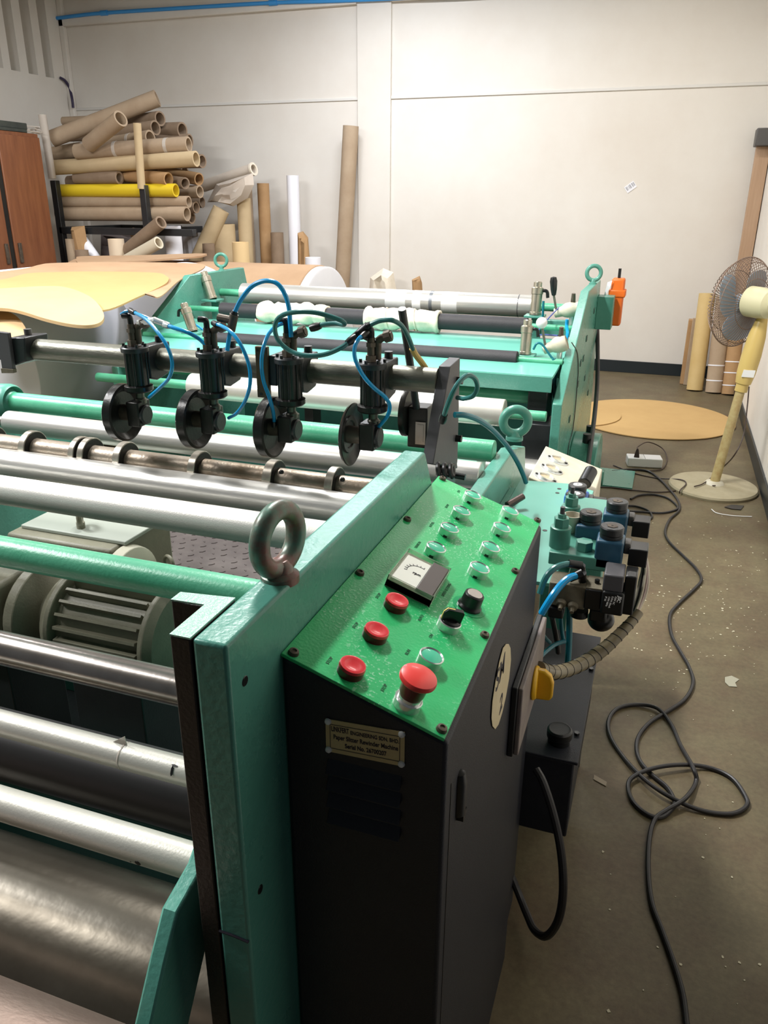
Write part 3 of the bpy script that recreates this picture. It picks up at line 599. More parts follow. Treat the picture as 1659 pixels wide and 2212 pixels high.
# selector switch
q = pp3(973, 1341, .010)-NP*.010
ss = onp('selector_switch', q, [(.0145, 0), (.0145, .0095), (.0135, .0105), (.0122, .010), (.0122, .007), (0, .007)], CHROME, cab, 40)
M = frame(q+NP*.008, (PX*.9+PY*.44).normalized(), (PY*.9-PX*.44).normalized(), NP)
b = MB(); b.lathe(q, NP, [(.0118, .007), (.0118, .011), (.009, .013), (0, .013)], 32)
b.extrude([M @ V(k) for k in ((-.0125, -.0035, .002), (-.0125, -.0035, .014), (-.009, -.0035, .019), (.0105, -.0035, .019), (.0125, -.0035, .017), (.0125, -.0035, .002))], M.to_3x3() @ V((0, .007, 0))); b.build('handle', BLK, ss, .0006)
b = MB(); b.extrude([M @ V(k) for k in ((-.0130, -.0008, .003), (-.0130, -.0008, .0142), (-.0095, -.0008, .0194), (0, -.0008, .0194), (0, -.0008, .0185), (-.0088, -.0008, .0185), (-.0122, -.0008, .0140), (-.0122, -.0008, .003))], M.to_3x3() @ V((0, .0016, 0))); b.build('pointer_stripe', mat('pale_yellow', (236, 216, 120), .5), ss)
# panel meter
h = .017; C4 = [pp3(px, py, h) for px, py in ((884, 1184), (974, 1230), (937, 1296), (838, 1240))]
U = C4[1]-C4[0]; Wd = C4[3]-C4[0]; O = C4[0]
ul = U.length; wl = Wd.length
mM = frame(O, PX, -PY, NP)
oa = (O-PO).dot(PX); ul = (C4[1]-O).dot(PX); wl = -(C4[3]-O).dot(PY)
b = MB(); b.box(0, ul, 0, wl, -h, -.006, mM); mt = b.build('panel_meter', mat('meter_case', (206, 204, 190), .3), cab, .001)
MB().box(.003, ul*.60, .012, wl-.003, -.006, -.003, mM).build('dial', mat('dial_white', (228, 230, 220), .4), mt)
MB().box(ul*.61, ul-.002, .003, wl-.002, -.006, -.001, mM).build('black_cover', mat('meter_grey', (84, 76, 74), .4), mt, .0008)
b = MB(); b.box(0, ul, 0, .001, -h, 0, mM); b.box(0, ul, wl-.001, wl, -h, 0, mM); b.box(0, .001, 0, wl, -h, 0, mM); b.box(ul-.001, ul, 0, wl, -h, 0, mM)
b.build('clear_frame', mat('acrylic', (226, 232, 220), .1, trans=.85), mt)
b = MB(); cc = V((ul*.46, wl*.52, -.0028)); ra = ul*.24
for i in range(22):
    a0 = 1.7+i*.1; a1 = a0+.1; q4 = [mM @ (cc+V((math.cos(k)*rr, math.sin(k)*rr, 0))) for k, rr in ((a0+1.1, ra), (a1+1.1, ra), (a1+1.1, ra+.0006), (a0+1.1, ra+.0006))]; b.extrude(q4, NP*.0002)
    if i % 3 == 0: q4 = [mM @ (cc+V((math.cos(a0+1.1+dd)*rr, math.sin(a0+1.1+dd)*rr, 0))) for dd, rr in ((0, ra), (.04, ra), (.04, ra+.004), (0, ra+.004))]; b.extrude(q4, NP*.0002)
b.build('dial_scale', INK, mt)
text('rpm', .007, frame(mM @ V((ul*.36, wl*.60, -.0026)), PX, PY, NP), INK, 'dial_text', mt)
# small engraved captions by the buttons: vertical words along the panel
def cap(px, py, body, size=.0055):
    q = pp3(px, py, .0003); text(body, size, frame(q, PY, -PX, NP), INKP, 'caption', cab, ext=.0001, bold=.00008, align='CENTER')
for px, py, s in ((993, 1062, 'JOG'), (968, 1094, 'SLOW'), (935, 1134, 'SLITTER'), (905, 1178, 'TENSION'), (820, 1288, 'STOP'), (771, 1352, 'STOP'), (715, 1428, 'STOP'), (967, 1275, 'SPEED SETTING'), (912, 1336, 'AUTO'), (884, 1410, 'RUN'), (833, 1487, 'STOP'), (934, 1375, 'ON')): cap(px, py, s)
# nameplate on the front
Yf = YC0; q = [at(*k, y=Yf) for k in ((704, 1551.5), (875, 1581), (874, 1655), (705.5, 1621))]
np_ = MB().extrude([k+V((0, -.0012, 0)) for k in q], (0, .0010, 0)).build('name_plate', PLATEN, cab, label='brass coloured maker plate')
b = MB(); U = (q[1]-q[0]); D = (q[3]-q[0])
def nq(a, c): return q[0]*(1-a)*(1-c)+q[1]*a*(1-c)+q[2]*a*c+q[3]*(1-a)*c+V((0, -.0013, 0))
for (a0, c0, a1, c1) in ((.055, .13, .945, .145), (.055, .86, .945, .875), (.055, .13, .062, .875), (.938, .13, .945, .875)):
    b.extrude([nq(a0, c0), nq(a1, c0), nq(a1, c1), nq(a0, c1)], (0, -.0002, 0))
b.build('border', INK, np_)
ux = (nq(1, .5)-nq(0, .5)).normalized(); uz = V((-ux.z, 0, ux.x)); yy_ = V((0, -1, 0)); Lw = (nq(1, .5)-nq(0, .5)).length
def fitline(body, a0, a1, c, size, bold=0):
    n0 = text(body, size, Matrix(), INK, 'line', np_, bold=bold)
    xs = [v.co.x for v in n0.data.vertices]; sx = (a1-a0)*Lw/(max(xs)-min(xs)); M = frame(nq(a0, c), ux, uz, yy_)
    for v in n0.data.vertices: v.co = M @ V((v.co.x*sx, v.co.y, v.co.z))
fitline('LINKFERT', .075, .30, .33, .0088, .00012); fitline('ENGINEERING SDN. BHD.', .32, .93, .34, .0066, .00008)
fitline('Paper Slitter Rewinder Machine', .10, .92, .56, .0078, .00012); fitline('Serial No. 26700207', .25, .78, .78, .0075, .00016)
for a, c in ((.035, .06), (.965, .06), (.035, .93), (.965, .93)):
    MB().lathe(nq(a, c), (0, -1, 0), [(0, .0032), (.0015, .003), (.0032, .002), (.0038, 0)], 18).build('rivet', WHITES, np_)
# pressed louvres below it
for i in range(4):
    z0 = at(790, 1665+i*36, y=Yf).z; x0, x1 = at(708, 1640, y=Yf).x, at(868, 1665, y=Yf).x
    b = MB(); b.yz(x0, x1, [(Yf+.001, z0+.006), (Yf-.009, z0-.009), (Yf-.008, z0-.0105), (Yf+.001, z0-.0075)]); b.build('louvre', CABM, cab, .001)
# seams on the body
b = MB(); b.box(XC-.001, XC+.0006, YC0+.022, YC0+.0235, 0, .93); b.build('door_seam', BLK, cab)
b = MB(); c = at(990, 1715, x=XC); b.lathe(c+V((0, 0, -.028)), (0, 0, 1), [(0, 0), (.009, .002), (.0095, .045), (.007, .058), (0, .06)], 20); b.box(c.x, c.x+.008, c.y-.004, c.y+.012, c.z-.034, c.z-.026); b.build('door_latch', BLK, cab)
# oval handwritten sticker
q0 = at(1083, 1483, x=XC+.001)
pts = [at(a, c, x=XC+.0012) for a, c in ((1098, 1391), (1102, 1400), (1103, 1425), (1099, 1465), (1092, 1505), (1084, 1540), (1076, 1565), (1069, 1575), (1063, 1568), (1061, 1550), (1063, 1515), (1070, 1470), (1078, 1430), (1086, 1400), (1093, 1391))]
st_ = MB().extrude(pts, (.0006, 0, 0)).build('oval_sticker', ORBOX, cab, label='cream oval sticker with handwriting')
cy_, cz_ = sum(p_.y for p_ in pts)/len(pts), sum(p_.z for p_ in pts)/len(pts)
def stick(body, size, py0, pz0, sx):
    tx = text(body, size, Matrix(), INK, 'handwriting', st_, bold=.0004)
    M = frame((XC+.0019, py0, pz0), (0, 1, 0), (0, 0, 1), (1, 0, 0))
    for v in tx.data.vertices: v.co = M @ V((v.co.x*sx, v.co.y, v.co.z))
a = at(1066, 1500, x=XC); bq = at(1102, 1408, x=XC)
stick('SM', .046, a.y+.002, a.z-.0, 1.05); a = at(1071, 1556, x=XC); stick('2', .042, a.y+.012, a.z, 1.1)
# main isolator switch
q = [at(*k, x=XC+.018) for k in ((1168, 1394), (1170, 1405), (1137, 1602), (1120, 1602), (1133, 1470))]
sy0, sy1 = at(1128, 1480, x=XC+.016).y, at(1166, 1480, x=XC+.016).y
sz0, sz1 = at(1127, 1598, x=XC+.016).z, at(1150, 1420, x=XC+.016).z
iso = MB().box(XC, XC+.010, sy0, sy1, sz0, sz1).build('main_switch', BLACK, cab, .002)
MB().box(XC+.010, XC+.018, sy0+.003, sy1-.003, sz0+.003, sz1-.002).build('switch_plate', mat('dirty_grey_plate', (112, 100, 104), .5, c2=(142, 132, 120), ns=30), iso, .002)
cyy, czz = (sy0+sy1)/2, (sz0+sz1)/2
b = MB(); b.lathe((XC+.018, cyy, czz), (1, 0, 0), [(0, 0), (.030, 0), (.029, .006), (.026, .008), (0, .008)], 40)
b.extrude([(XC+.022, cyy-.006, czz+.028), (XC+.036, cyy-.006, czz+.028), (XC+.047, cyy-.006, czz+.020), (XC+.052, cyy-.006, czz+.006), (XC+.052, cyy-.006, czz-.020), (XC+.048, cyy-.006, czz-.027), (XC+.022, cyy-.006, czz-.029)], (0, .013, 0))
b.build('yellow_handle', YEL, iso, .003)
# lower rear extension box of the cabinet
MB().box(-.30, XC-.012, YC1+.001, 1.38, 0, .60).build('rear_box', CABM, cab, .004)
b = MB(); b.yz(XC-.012, XC-.004, [(YC1+.005, .62), (YC1+.13, .70), (YC1+.135, .66), (YC1+.012, .50)]); b.build('wire_cover', CABM, cab, .002)

# ================================================================== HYDRAULIC TANK
tk = thing('hydraulic_tank', 'black oil tank with a round filler cap on the floor behind the control cabinet', 'tank', (-.18, 1.7, 0))
MB().box(-.30, -.062, 1.40, 1.93, .2, .40).build('tank_body', CABM, tk, .004)
MB().box(-.30, -.055, 1.395, 1.94, .40, .408).build('tank_lid', CABM, tk, .002)
b = MB(); b.box(-.29, -.27, 1.65, 1.67, 0, .2); b.box(-.13, -.11, 1.65, 1.67, 0, .2); b.box(-.29, -.27, 1.90, 1.92, 0, .2); b.box(-.09, -.07, 1.90, 1.92, 0, .2); b.build('leg_frame', BLACK, tk)
c = at(1207, 1600, z=.41); b = MB(); b.lathe((c.x, c.y, .408), (0, 0, 1), [(0, 0), (.024, 0), (.024, .012), (.027, .014), (.027, .030), (.024, .034), (.016, .033), (0, .034)], 20); b.build('filler_cap', BLK, tk, .001)
for px, py in ((1277, 1446), (1246, 1585)):
    c = at(px, py, z=.41); MB().cyl((c.x, c.y, .408), (c.x, c.y, .414), .006, n=6).build('lid_screw', BLK, tk)
hose('thick black hose hanging in a long loop from the back of the control cabinet', [(1158, 1662, 1.30), (1175, 1695, 1.28), (1198, 1770, 1.26), (1213, 1850, 1.24), (1216, 1930, 1.22), (1205, 1990, 1.22), (1180, 2022, 1.24), (1155, 2010, 1.27), (1138, 1975, 1.31), (1122, 1935, 1.345), (1104, 1890, 1.365)], .0085, CORD, name='power_cable', cat='cable', grp=None)

# ================================================================== VALVE STATION
vs = thing('valve_manifold', 'hydraulic manifold block with green relief valves beside the control cabinet', 'valve block', (-.09, 1.55, .7))
def pbox(x0, y0, x1, y1, Y, dep, name, m, par, bev=.002, lbl=None):
    a = at(x0, y0, y=Y); c = at(x1, y1, y=Y); e = at(x0, y1, y=Y); xa, xb = min(a.x, e.x), c.x
    xm0 = (at(x0, (y0+y1)/2, y=Y)).x; xm1 = at(x1, (y0+y1)/2, y=Y).x
    za = at((x0+x1)/2, y0, y=Y).z; zb = at((x0+x1)/2, y1, y=Y).z
    return MB().box(xm0, xm1, Y, Y+dep, zb, za).build(name, m, par, bev, label=lbl), (xm0, xm1, Y, Y+dep, zb, za)
o, B0 = pbox(1184, 1201, 1318, 1228, 1.44, .34, 'manifold_block', GREEND, vs, .002)
zt0 = B0[5]
def vcyl(px, py, Y, prof, name, m, par, n=28, lbl=None):
    c = at(px, py, y=Y); return MB().lathe(c, (0, 0, 1), prof, n).build(name, m, par, label=lbl), c
def relief(px, py, Y, s=1):
    c = at(px, py, y=Y); zb = zt0
    g = MB().lathe((c.x, c.y, zb), (0, 0, 1), [(0, 0), (.0205*s, 0), (.0205*s, .036), (.021*s, .037), (.0205*s, .042), (.019*s, .043), (.0165*s, .0435), (0, .0435)], 36).build('relief_valve', GREEND, vs)
    MB().cyl((c.x, c.y, zb+.0435), (c.x, c.y, zb+.062), .0155*s, n=6).build('hex_body', GREEND, g, .0008)
    MB().cyl((c.x, c.y, zb+.062), (c.x, c.y, zb+.070), .009*s, n=6).build('lock_nut', GREEND, g, .0006)
    MB().cyl((c.x, c.y, zb+.070), (c.x, c.y, zb+.084), .0048*s, n=14).build('adjuster_stud', DGREY, g)
relief(1207, 1190, 1.475); relief(1228, 1150, 1.60, .95)
c = at(1260, 1196, y=1.475); MB().cyl((c.x, c.y, zt0), (c.x, c.y, zt0+.019), .0175, n=6).build('hex_plug', GREEND, vs, .001)
c = at(1232, 1165, y=1.56); MB().lathe((c.x, c.y, zt0), (0, 0, 1), [(0, 0), (.012, 0), (.019, .038), (.017, .038), (.010, .004), (0, .004)], 28).build('funnel', IVORY, vs, label='cream coloured cone')
def solenoid(px0, px1, py, Y, lbl, m=BLUEV, hb=.054, top=BROWNF, conn=1):
    a = at(px0, py, y=Y); c = at(px1, py, y=Y); w_ = c.x-a.x; zt_ = a.z*.5+c.z*.5; cx_ = (a.x+c.x)/2; cy_ = Y+w_/2
    t = thing('solenoid_valve', lbl, 'valve', (cx_, cy_, zt_-hb), 'solenoid valves on the hydraulic manifold')
    MB().box(a.x, c.x, Y, Y+w_, zt_-hb, zt_).build('coil', m, t, .005, 3)
    b = MB(); b.lathe((cx_, cy_, zt_), (0, 0, 1), [(0, 0), (.0215, 0), (.022, .003), (.022, .007), (.0205, .008), (.0225, .009), (.0228, .021), (.021, .0235), (0, .0235)], 36); b.build('knurled_nut', BLACK, t)
    b = MB(); b.lathe((cx_, cy_, zt_+.0235), (0, 0, 1), [(0, .0012), (.011, .001), (.0115, -.0005)], 6 if top is not WHITES else 28); b.build('cap_insert', top, t)
    MB().cyl((cx_, cy_, zt_+.0235), (cx_, cy_, zt_+.0252), .0022, n=10).build('centre_hole', BLK, t)
    if conn:
        MB().box(c.x, c.x+.012, Y+.012, Y+w_-.008, zt_-.026, zt_-.004).build('connector_neck', GREYW, t, .002)
        MB().box(c.x+.010, c.x+.045, Y+.004, Y+w_-.004, zt_-.046, zt_-.010).build('connector', BLK, t, .002)
    return t
solenoid(1218, 1269, 1074, 1.86, 'bright blue solenoid valve with white capped nut, farthest back', BLUEC, top=WHITES)
solenoid(1214, 1263, 1094, 1.76, 'blue solenoid valve with white capped nut just in front of the farthest one', BLUEV, top=WHITES)
solenoid(1302, 1358, 1113, 1.62, 'blue solenoid valve at the right behind the nearest one', top=BROWNF)
solenoid(1243, 1301, 1138, 1.53, 'dark blue solenoid valve between the relief valve and the nearest solenoid', top=BROWNF, conn=0)
solenoid(1287, 1349, 1171, 1.44, 'blue solenoid valve nearest the camera at the manifold corner', hb=.060, top=BROWNF)
# arm holding the manifold
MB().box(XO, B0[1]-.02, 1.62, 1.70, zt0-.16, zt0-.10).build('support_arm', GREEND, vs, .003)
MB().box(B0[0], B0[1]-.02, 1.50, 1.76, zt0-.05, zt0-.022).build('sub_plate', DARKG, vs, .002)
# pneumatic valve unit in front
pv = thing('pneumatic_valve', 'grimy pneumatic valve with brass exhaust fittings hanging in front of the manifold', 'valve', at(1230, 1290, y=1.42))
o, B1 = pbox(1184, 1263, 1265, 1312, 1.375, .055, 'valve_body', DUST, pv)
o, B2 = pbox(1262, 1275, 1298, 1318, 1.372, .055, 'centre_body', BLK, pv)
MB().box(B2[0], B2[1]+.004, B1[2], B1[3], B1[5]-.004, B1[5]+.001).build('top_plate', DUST, pv, .001)
o, B3 = pbox(1298, 1280, 1347, 1330, 1.36, .055, 'coil', BLK, pv, .004)
o, B4 = pbox(1302, 1243, 1347, 1280, 1.365, .06, 'coil_cover', DGREY, pv, .003)
o, B5 = pbox(1345, 1245, 1372, 1330, 1.375, .05, 'connector', BLK, pv, .003)
q = at(1336, 1290, y=1.3595)
text('JSC', .009, frame((q.x, q.y-.0002, q.z+.002), V((-.17, 0, -.98)).normalized(), V((.98, 0, -.17)).normalized(), (0, -1, 0)), WHITES, 'lettering', pv, bold=.0002)
for i, s_ in enumerate(('220V AC', '5.0VA 20mA', '110V 60Hz', 'IP 65')):
    q = at(1329-i*7, 1288, y=1.3595); text(s_, .0048, frame((q.x, q.y-.0002, q.z), V((-.17, 0, -.98)).normalized(), V((.98, 0, -.17)).normalized(), (0, -1, 0)), WHITES, 'lettering', pv)
for px, py in ((1213, 1300), (1238, 1307)):
    c = at(px, py, y=1.374); b = MB(); b.lathe(c, (0, -1, -.35), [(0, 0), (.0095, 0), (.0105, .003), (.0085, .006), (.0085, .009), (.004, .010), (.004, .020), (0, .020)], 24); b.build('exhaust_fitting', DUST, pv)
for px, py, m_ in ((1290, 1256, BLK), (1286, 1270, BLUEC)):
    c = at(px, py, y=1.40); MB().cyl(c-V((0, 0, .006)), c+V((0, 0, .004)), .0048, n=8).build('screw', m_, pv)
for (x0, y0, x1, y1, Y) in ((1182, 1312, 1217, 1337, 1.38), (1272, 1318, 1310, 1345, 1.38)): pbox(x0, y0, x1, y1, Y, .05, 'lower_block', BLK, pv, .004)
c = at(1298, 1338, y=1.42); MB().ball(c, .026, 24, (1, 1, .9)).build('air_bowl', BLK, pv)
c = at(1252, 1316, y=1.40); MB().cyl(c, c-V((0, 0, .014)), .017, n=24).build('lower_cap', BLK, pv)
K2 = 1.385
hose('bright blue hose bending from the pneumatic valve down beside the cabinet', [(1246, 1243, 1.385), (1230, 1248, 1.37), (1213, 1262, 1.355), (1195, 1285, 1.34), (1180, 1308, 1.335), (1170, 1325, 1.335)], .0068, BLUEH)
hose('dull green hose bending behind the bright blue one at the pneumatic valve', [(1240, 1219, 1.40), (1220, 1219, 1.39), (1200, 1226, 1.375), (1184, 1240, 1.365), (1174, 1258, 1.36), (1166, 1282, 1.355)], .006, TEALH)
for a, bb, lb, yy in (((1256, 1222), (1228, 1217), 'black hose elbow on top of the pneumatic valve, the farther one', 1.405), ((1258, 1237), (1229, 1250), 'black hose elbow on top of the pneumatic valve, the nearer one', 1.39)):
    tag(MB().cyl(at(*a, y=yy), at(*bb, y=yy-.01), .0085, .0078, n=18).cyl(at(*a, y=yy), at(a[0], a[1]+20, y=yy+.01), .0078, n=14).build('hose_elbow', BLK), lb, 'fitting')
hose('black hose dropping behind the pneumatic valve', [(1193, 1335, 1.44), (1197, 1355, 1.45), (1203, 1385, 1.47), (1206, 1410, 1.48)], .0055, CORD, grp=None)
hose('thick teal hose dropping straight down under the pneumatic valve', [(1229, 1310, 1.43), (1230, 1340, 1.43), (1229, 1390, 1.43), (1225, 1450, 1.43)], .0062, TEALD)
hose('thin teal hose dropping beside the thick one under the pneumatic valve', [(1211, 1335, 1.44), (1213, 1360, 1.45), (1218, 1388, 1.46)], .0042, TEALD)
hose('teal hose slanting left behind the yellow switch handle', [(1220, 1385, 1.42), (1200, 1392, 1.40), (1183, 1404, 1.37), (1168, 1418, 1.34)], .0045, TEALD)
hose('short blue hose peeking out below the cabinet edge by the tank', [(1166, 1352, 1.38), (1172, 1368, 1.40), (1180, 1380, 1.42), (1188, 1388, 1.44)], .0038, TEALD)
P = [at(a, bb, y=yy) for a, bb, yy in ((1381, 1322, 1.42), (1362, 1345, 1.40), (1338, 1370, 1.38), (1310, 1397, 1.36), (1280, 1420, 1.34), (1250, 1437, 1.31), (1218, 1449, 1.27), (1190, 1452, 1.23), (1164, 1444, 1.19))]
t = thing('wire_loom', 'thick bundle of wires in grey spiral wrap curving from the valves to the cabinet', 'cable', P[4])
SP = smoothpts(P, False, 8)
MB().tube(P, lambda u: .0088+.0042*min(1, u*2.2), 18).build('spiral_wrap', SPIRAL, t)
b = MB()
for i in range(6, len(SP)-1, 4):
    d = (SP[i+1]-SP[i-1]).normalized(); u_ = i/(len(SP)-1); b.torus(SP[i], (d+V((.25, 0, .1))).normalized(), .0090+.0042*min(1, u_*2.2), .0009, 24, 6)
b.build('wrap_edge', BLK, t)
for k, (dx, mm_) in enumerate(((0, IVORY), (5, mat('pinkish_wire', (176, 156, 150), .5)), (-5, CORD), (9, IVORY), (-10, IVORY))):
    b = MB(); b.tube([at(a+dx*f, bb, y=yy+.003*k) for a, bb, yy, f in ((1388, 1195, 1.47, .6), (1394, 1225, 1.46, .6), (1391, 1258, 1.45, 1), (1384, 1290, 1.44, 1), (1372, 1322, 1.42, .6), (1360, 1345, 1.40, .2))], .0026, 8); b.build('wire', mm_, t)

# green shelf plate and tools by the cabinet
sp = thing('shelf_plate', 'flat green steel shelf plate behind the button panel', 'shelf', (-.25, 1.8, .79))
MB().xy(.792, .80, [(-.316, 2.02), (-.19, 2.035), (-.12, 2.0), (-.12, 1.42), (-.316, 1.42)]).build('plate', mat('green_shelf', (102, 170, 154), .4, c2=(96, 164, 148), ns=6), sp, .001)
for px, py in ((1208, 1056), (1204, 1065), (1177, 1146)):
    c = at(px, py, z=.8); MB().cyl((c.x, c.y, .799), (c.x, c.y, .8006), .0055, n=16).build('hole', BLK, sp)
MB().box(-.331, -.316, 1.5, 1.95, .74, .80).build('support_bracket', GREEND, sp)
tag(MB().cyl(at(1096, 1092, z=.815), at(1130, 1072, z=.83), .0095, .008).build('steel_rod', mat('bar', (96, 80, 76), .4, .5)), 'short dark steel rod lying on the green shelf plate', 'rod')
# gauge console
gp = thing('gauge_console', 'white sloping console with three chrome ringed gauges beside the green frames', 'control panel', (-.22, 2.35, .3))
gy0, gy1 = 2.20, 2.535; gxl, gxr = -.321, -.132; gzl, gzr = .75, .690
MB().xz(gy0, gy1, [(gxl, .52), (gxr, .52), (gxr, gzr), (gxl, gzl)]).build('console_box', IVORY, gp, .003)
MB().box(-.27, -.18, 2.3, 2.45, 0, .52).build('pedestal', DARKG, gp, .003)
gn = V((gzl-gzr, 0, gxr-gxl)).normalized(); go = V((gxl, gy0, gzl)); gxv = V((gn.z, 0, -gn.x))
for px, py in ((1206, 991), (1193, 1010), (1180, 1029)):
    q = onplane(px, py, go+gn*.006, gn)-gn*.006
    fl = MB().lathe(q, gn, [(.016, 0), (.036, 0), (.036, .0015), (.016, .0025)], 40, True).build('gauge', CHROME, gp)
    MB().lathe(q, gn, [(.020, 0), (.025, 0), (.0245, .007), (.022, .0085), (.0205, .007)], 40, True).build('bezel', CHROME, fl)
    MB().lathe(q, gn, [(0, .003), (.0205, .003), (.0205, 0)], 32).build('dial', mat('gauge_dial', (192, 176, 146), .4), fl)
    b = MB()
    for s_ in (-1, 1): c = q+gxv*(.029*s_); b.cyl(c, c+gn*.0045, .004, n=12)
    b.build('flange_screw', BLK, fl)
q = onplane(1262, 1045, go+gn*.02, gn); q2 = onplane(1277, 1017, go+gn*.045, gn)
MB().cyl(q, q2, .020, n=28).build('black_lever', BLK, gp, .003)
# ================================================================== FAR STAND
far = thing('unwind_stand', 'far green roller stand with slanted side frames and three long rollers', 'machine', (-1.45, 4.0, 0))
FXI, FXO = -.40, -.36; FL = -2.56
fp = [(3.26, 0), (3.26, .718), (3.98, 1.107), (4.60, 1.107), (4.86, .3), (4.86, 0)]
MB().yz(FXI, FXO, fp).build('side_frame', GREEN, far, .004, 3)
MB().yz(FL-.04, FL, fp).build('side_frame', GREEN, far, .004, 3)
eyebolt(far, (-.38, 4.36, 1.107), .036, .0105, (.3, -.95, 0), GREEND, .018); eyebolt(far, (FL-.02, 4.36, 1.107), .036, .0095, (.3, -.95, 0), GREEND, .022)
def froller(name, t_, y, m, xl, xr, lbl=None, sh=.018):
    yy, zz, rr = cfit(*t_, y); x0 = at(xl[0], xl[1], y=y).x; x1 = at(xr[0], xr[1], y=y).x
    roller(name, yy, zz, rr, m, x0, x1, far, lbl, .003)
    if sh: roller('roller_journal', yy, zz, sh, TIEG, FL, FXI, far)
    return yy, zz, rr, x0, x1
F1 = froller('roller', (1109, 635.7, 684.4), 4.3, ALU, (525, 635), (1150, 665), 'aluminium roller at the back with printed bands', .021)
F2 = froller('rubber_roller', (1110, 685, 720.5), 3.95, RUBBER, (479, 670), (1140, 705), 'upper black felt covered roller', .014)
F3 = froller('rubber_roller', (1118, 758.5, 794), 3.5, RUBBER, (467, 740), (1118, 775), 'lower black felt covered roller', .014)
F4 = froller('roller', (1088, 862, 922), 3.1, ALUW, (414, 828), (1090, 893), 'pale roller low in the front of the stand', .021)
roller('tie_bar', *cfit(1130, 841, 871, 3.4), TIEG, FL, FXI-.11, far, 'green cross tube')
roller('roller', 3.05, .50, .09, mat('pale_green_roll', (150, 208, 190), .35), FL+.2, at(1043, 950, y=3.05).x, far, 'pale green roller at the bottom')
roller('roller', 3.25, .40, .07, ALU, FL+.1, FXI, far, 'dull silver roller at the bottom')
MB().box(FL, FXI, 4.5, 4.54, .1, .75).build('rear_panel', DARKG, far)
MB().box(FXI-.12, FXI-.0, 3.28, 3.45, .0, .62).build('bearing_post', BLACK, far, .004)
MB().box(FXI-.115, FXI-.03, 3.33, 3.48, .60, .76).build('bearing_block', BLACK, far, .006)
for x0 in (-1.0, -1.7): MB().box(x0, x0+.05, 3.6, 3.7, 0, .7).build('inner_post', BLACK, far, .003)
# printed bands and streaks on the aluminium roller
for px, wd, m_ in ((905, .05, WHITES), (935, .02, mat('dark_streak', (120, 124, 128), .4, .5)), (975, .09, mat('whitish_film', (224, 224, 222), .5, .2)), (860, .12, mat('whitish_film2', (214, 216, 214), .5, .3)), (1122, .006, DGREY)):
    x = at(px, 650, y=4.3).x; rr = F1[2]+.0006
    MB().lathe((x-wd/2, F1[0], F1[1]), (1, 0, 0), [(rr-.002, 0), (rr, .001), (rr, wd-.001), (rr-.002, wd)], 64, True).build('print_band', m_, far)
# inclined green tray between rollers
a0 = at(440, 705, y=3.9); a1 = at(1150, 735, y=3.9); f0 = at(1080, 808.5, y=3.3)
b = MB(); b.yz(FL, FXI-.01, [(3.98, a1.z-.0), (3.98, a1.z-.012), (3.32, f0.z-.0), (3.27, f0.z-.0), (3.27, f0.z+.012), (3.34, f0.z+.014)]); b.build('inclined_tray', mat('green_tray', (110, 184, 168), .3, c2=(102, 176, 160), ns=4), far)
MB().box(FL, FXI-.01, 3.262, 3.275, f0.z-.055, f0.z+.010).build('tray_lip', GREEN, far, .002)
# pneumatic cylinders with brackets
def aircyl(px, py, Y, s, lbl=None, lean=.0):
    c = at(px, py, y=Y); d = V((lean, .12, 1)).normalized()
    t = thing('brake_cylinder', lbl, 'air cylinder', c, 'nickel air cylinders over the felt rollers')
    b = MB(); b.lathe(c, d, [(0, 0), (.030*s, 0), (.030*s, .012*s), (.027*s, .014*s), (.027*s, .10*s), (.030*s, .102*s), (.030*s, .13*s), (.026*s, .134*s), (.021*s, .136*s), (.021*s, .158*s), (.018*s, .162*s), (0, .162*s)], 32); b.build('barrel', mat('nickel', (196, 190, 174), .32, .9, c2=(176, 168, 150), ns=20), t)
    MB().box(c.x-.05*s, c.x+.05*s, c.y-.045*s, c.y+.045*s, c.z-.012, c.z).build('base_plate', GREEN, t, .002)
    b = MB(); b.box(c.x-.02*s, c.x+.03*s, c.y+.015, c.y+.03, c.z-.13*s, c.z-.012); b.box(c.x-.03*s, c.x+.06*s, c.y-.03, c.y+.045, c.z-.145*s, c.z-.13*s); b.build('bracket', GREEN, t, .002)
    q = c+d*.115*s; b = MB(); b.tube([q, q+V((.045*s*(1 if lean == 0 else -1), 0, .003)), q+V((.055*s*(1 if lean == 0 else -1), 0, -.03*s))], .0085*s, 10); b.build('elbow_fitting', BLK, t)
    return t
aircyl(1156, 680, 4.1, 1.0, 'upright nickel air cylinder at the right end of the back aluminium roller')
aircyl(1134, 765, 3.55, .93, 'upright nickel air cylinder at the right end of the lower felt roller')
aircyl(459, 646, 4.1, 1.0, 'tilted nickel air cylinder at the left end of the upper felt roller', -.38)
aircyl(417, 716, 3.6, .93, 'tilted nickel air cylinder at the left end of the lower felt roller', -.38)
# brackets the cylinders stand on (right)
for Y, px, py in ((4.12, 1168, 712), (3.58, 1165, 800)):
    c = at(px, py, y=Y); MB().box(c.x-.05, FXI, c.y, c.y+.04, c.z-.03, c.z+.05).build('roller_bracket', GREEN, far, .004)
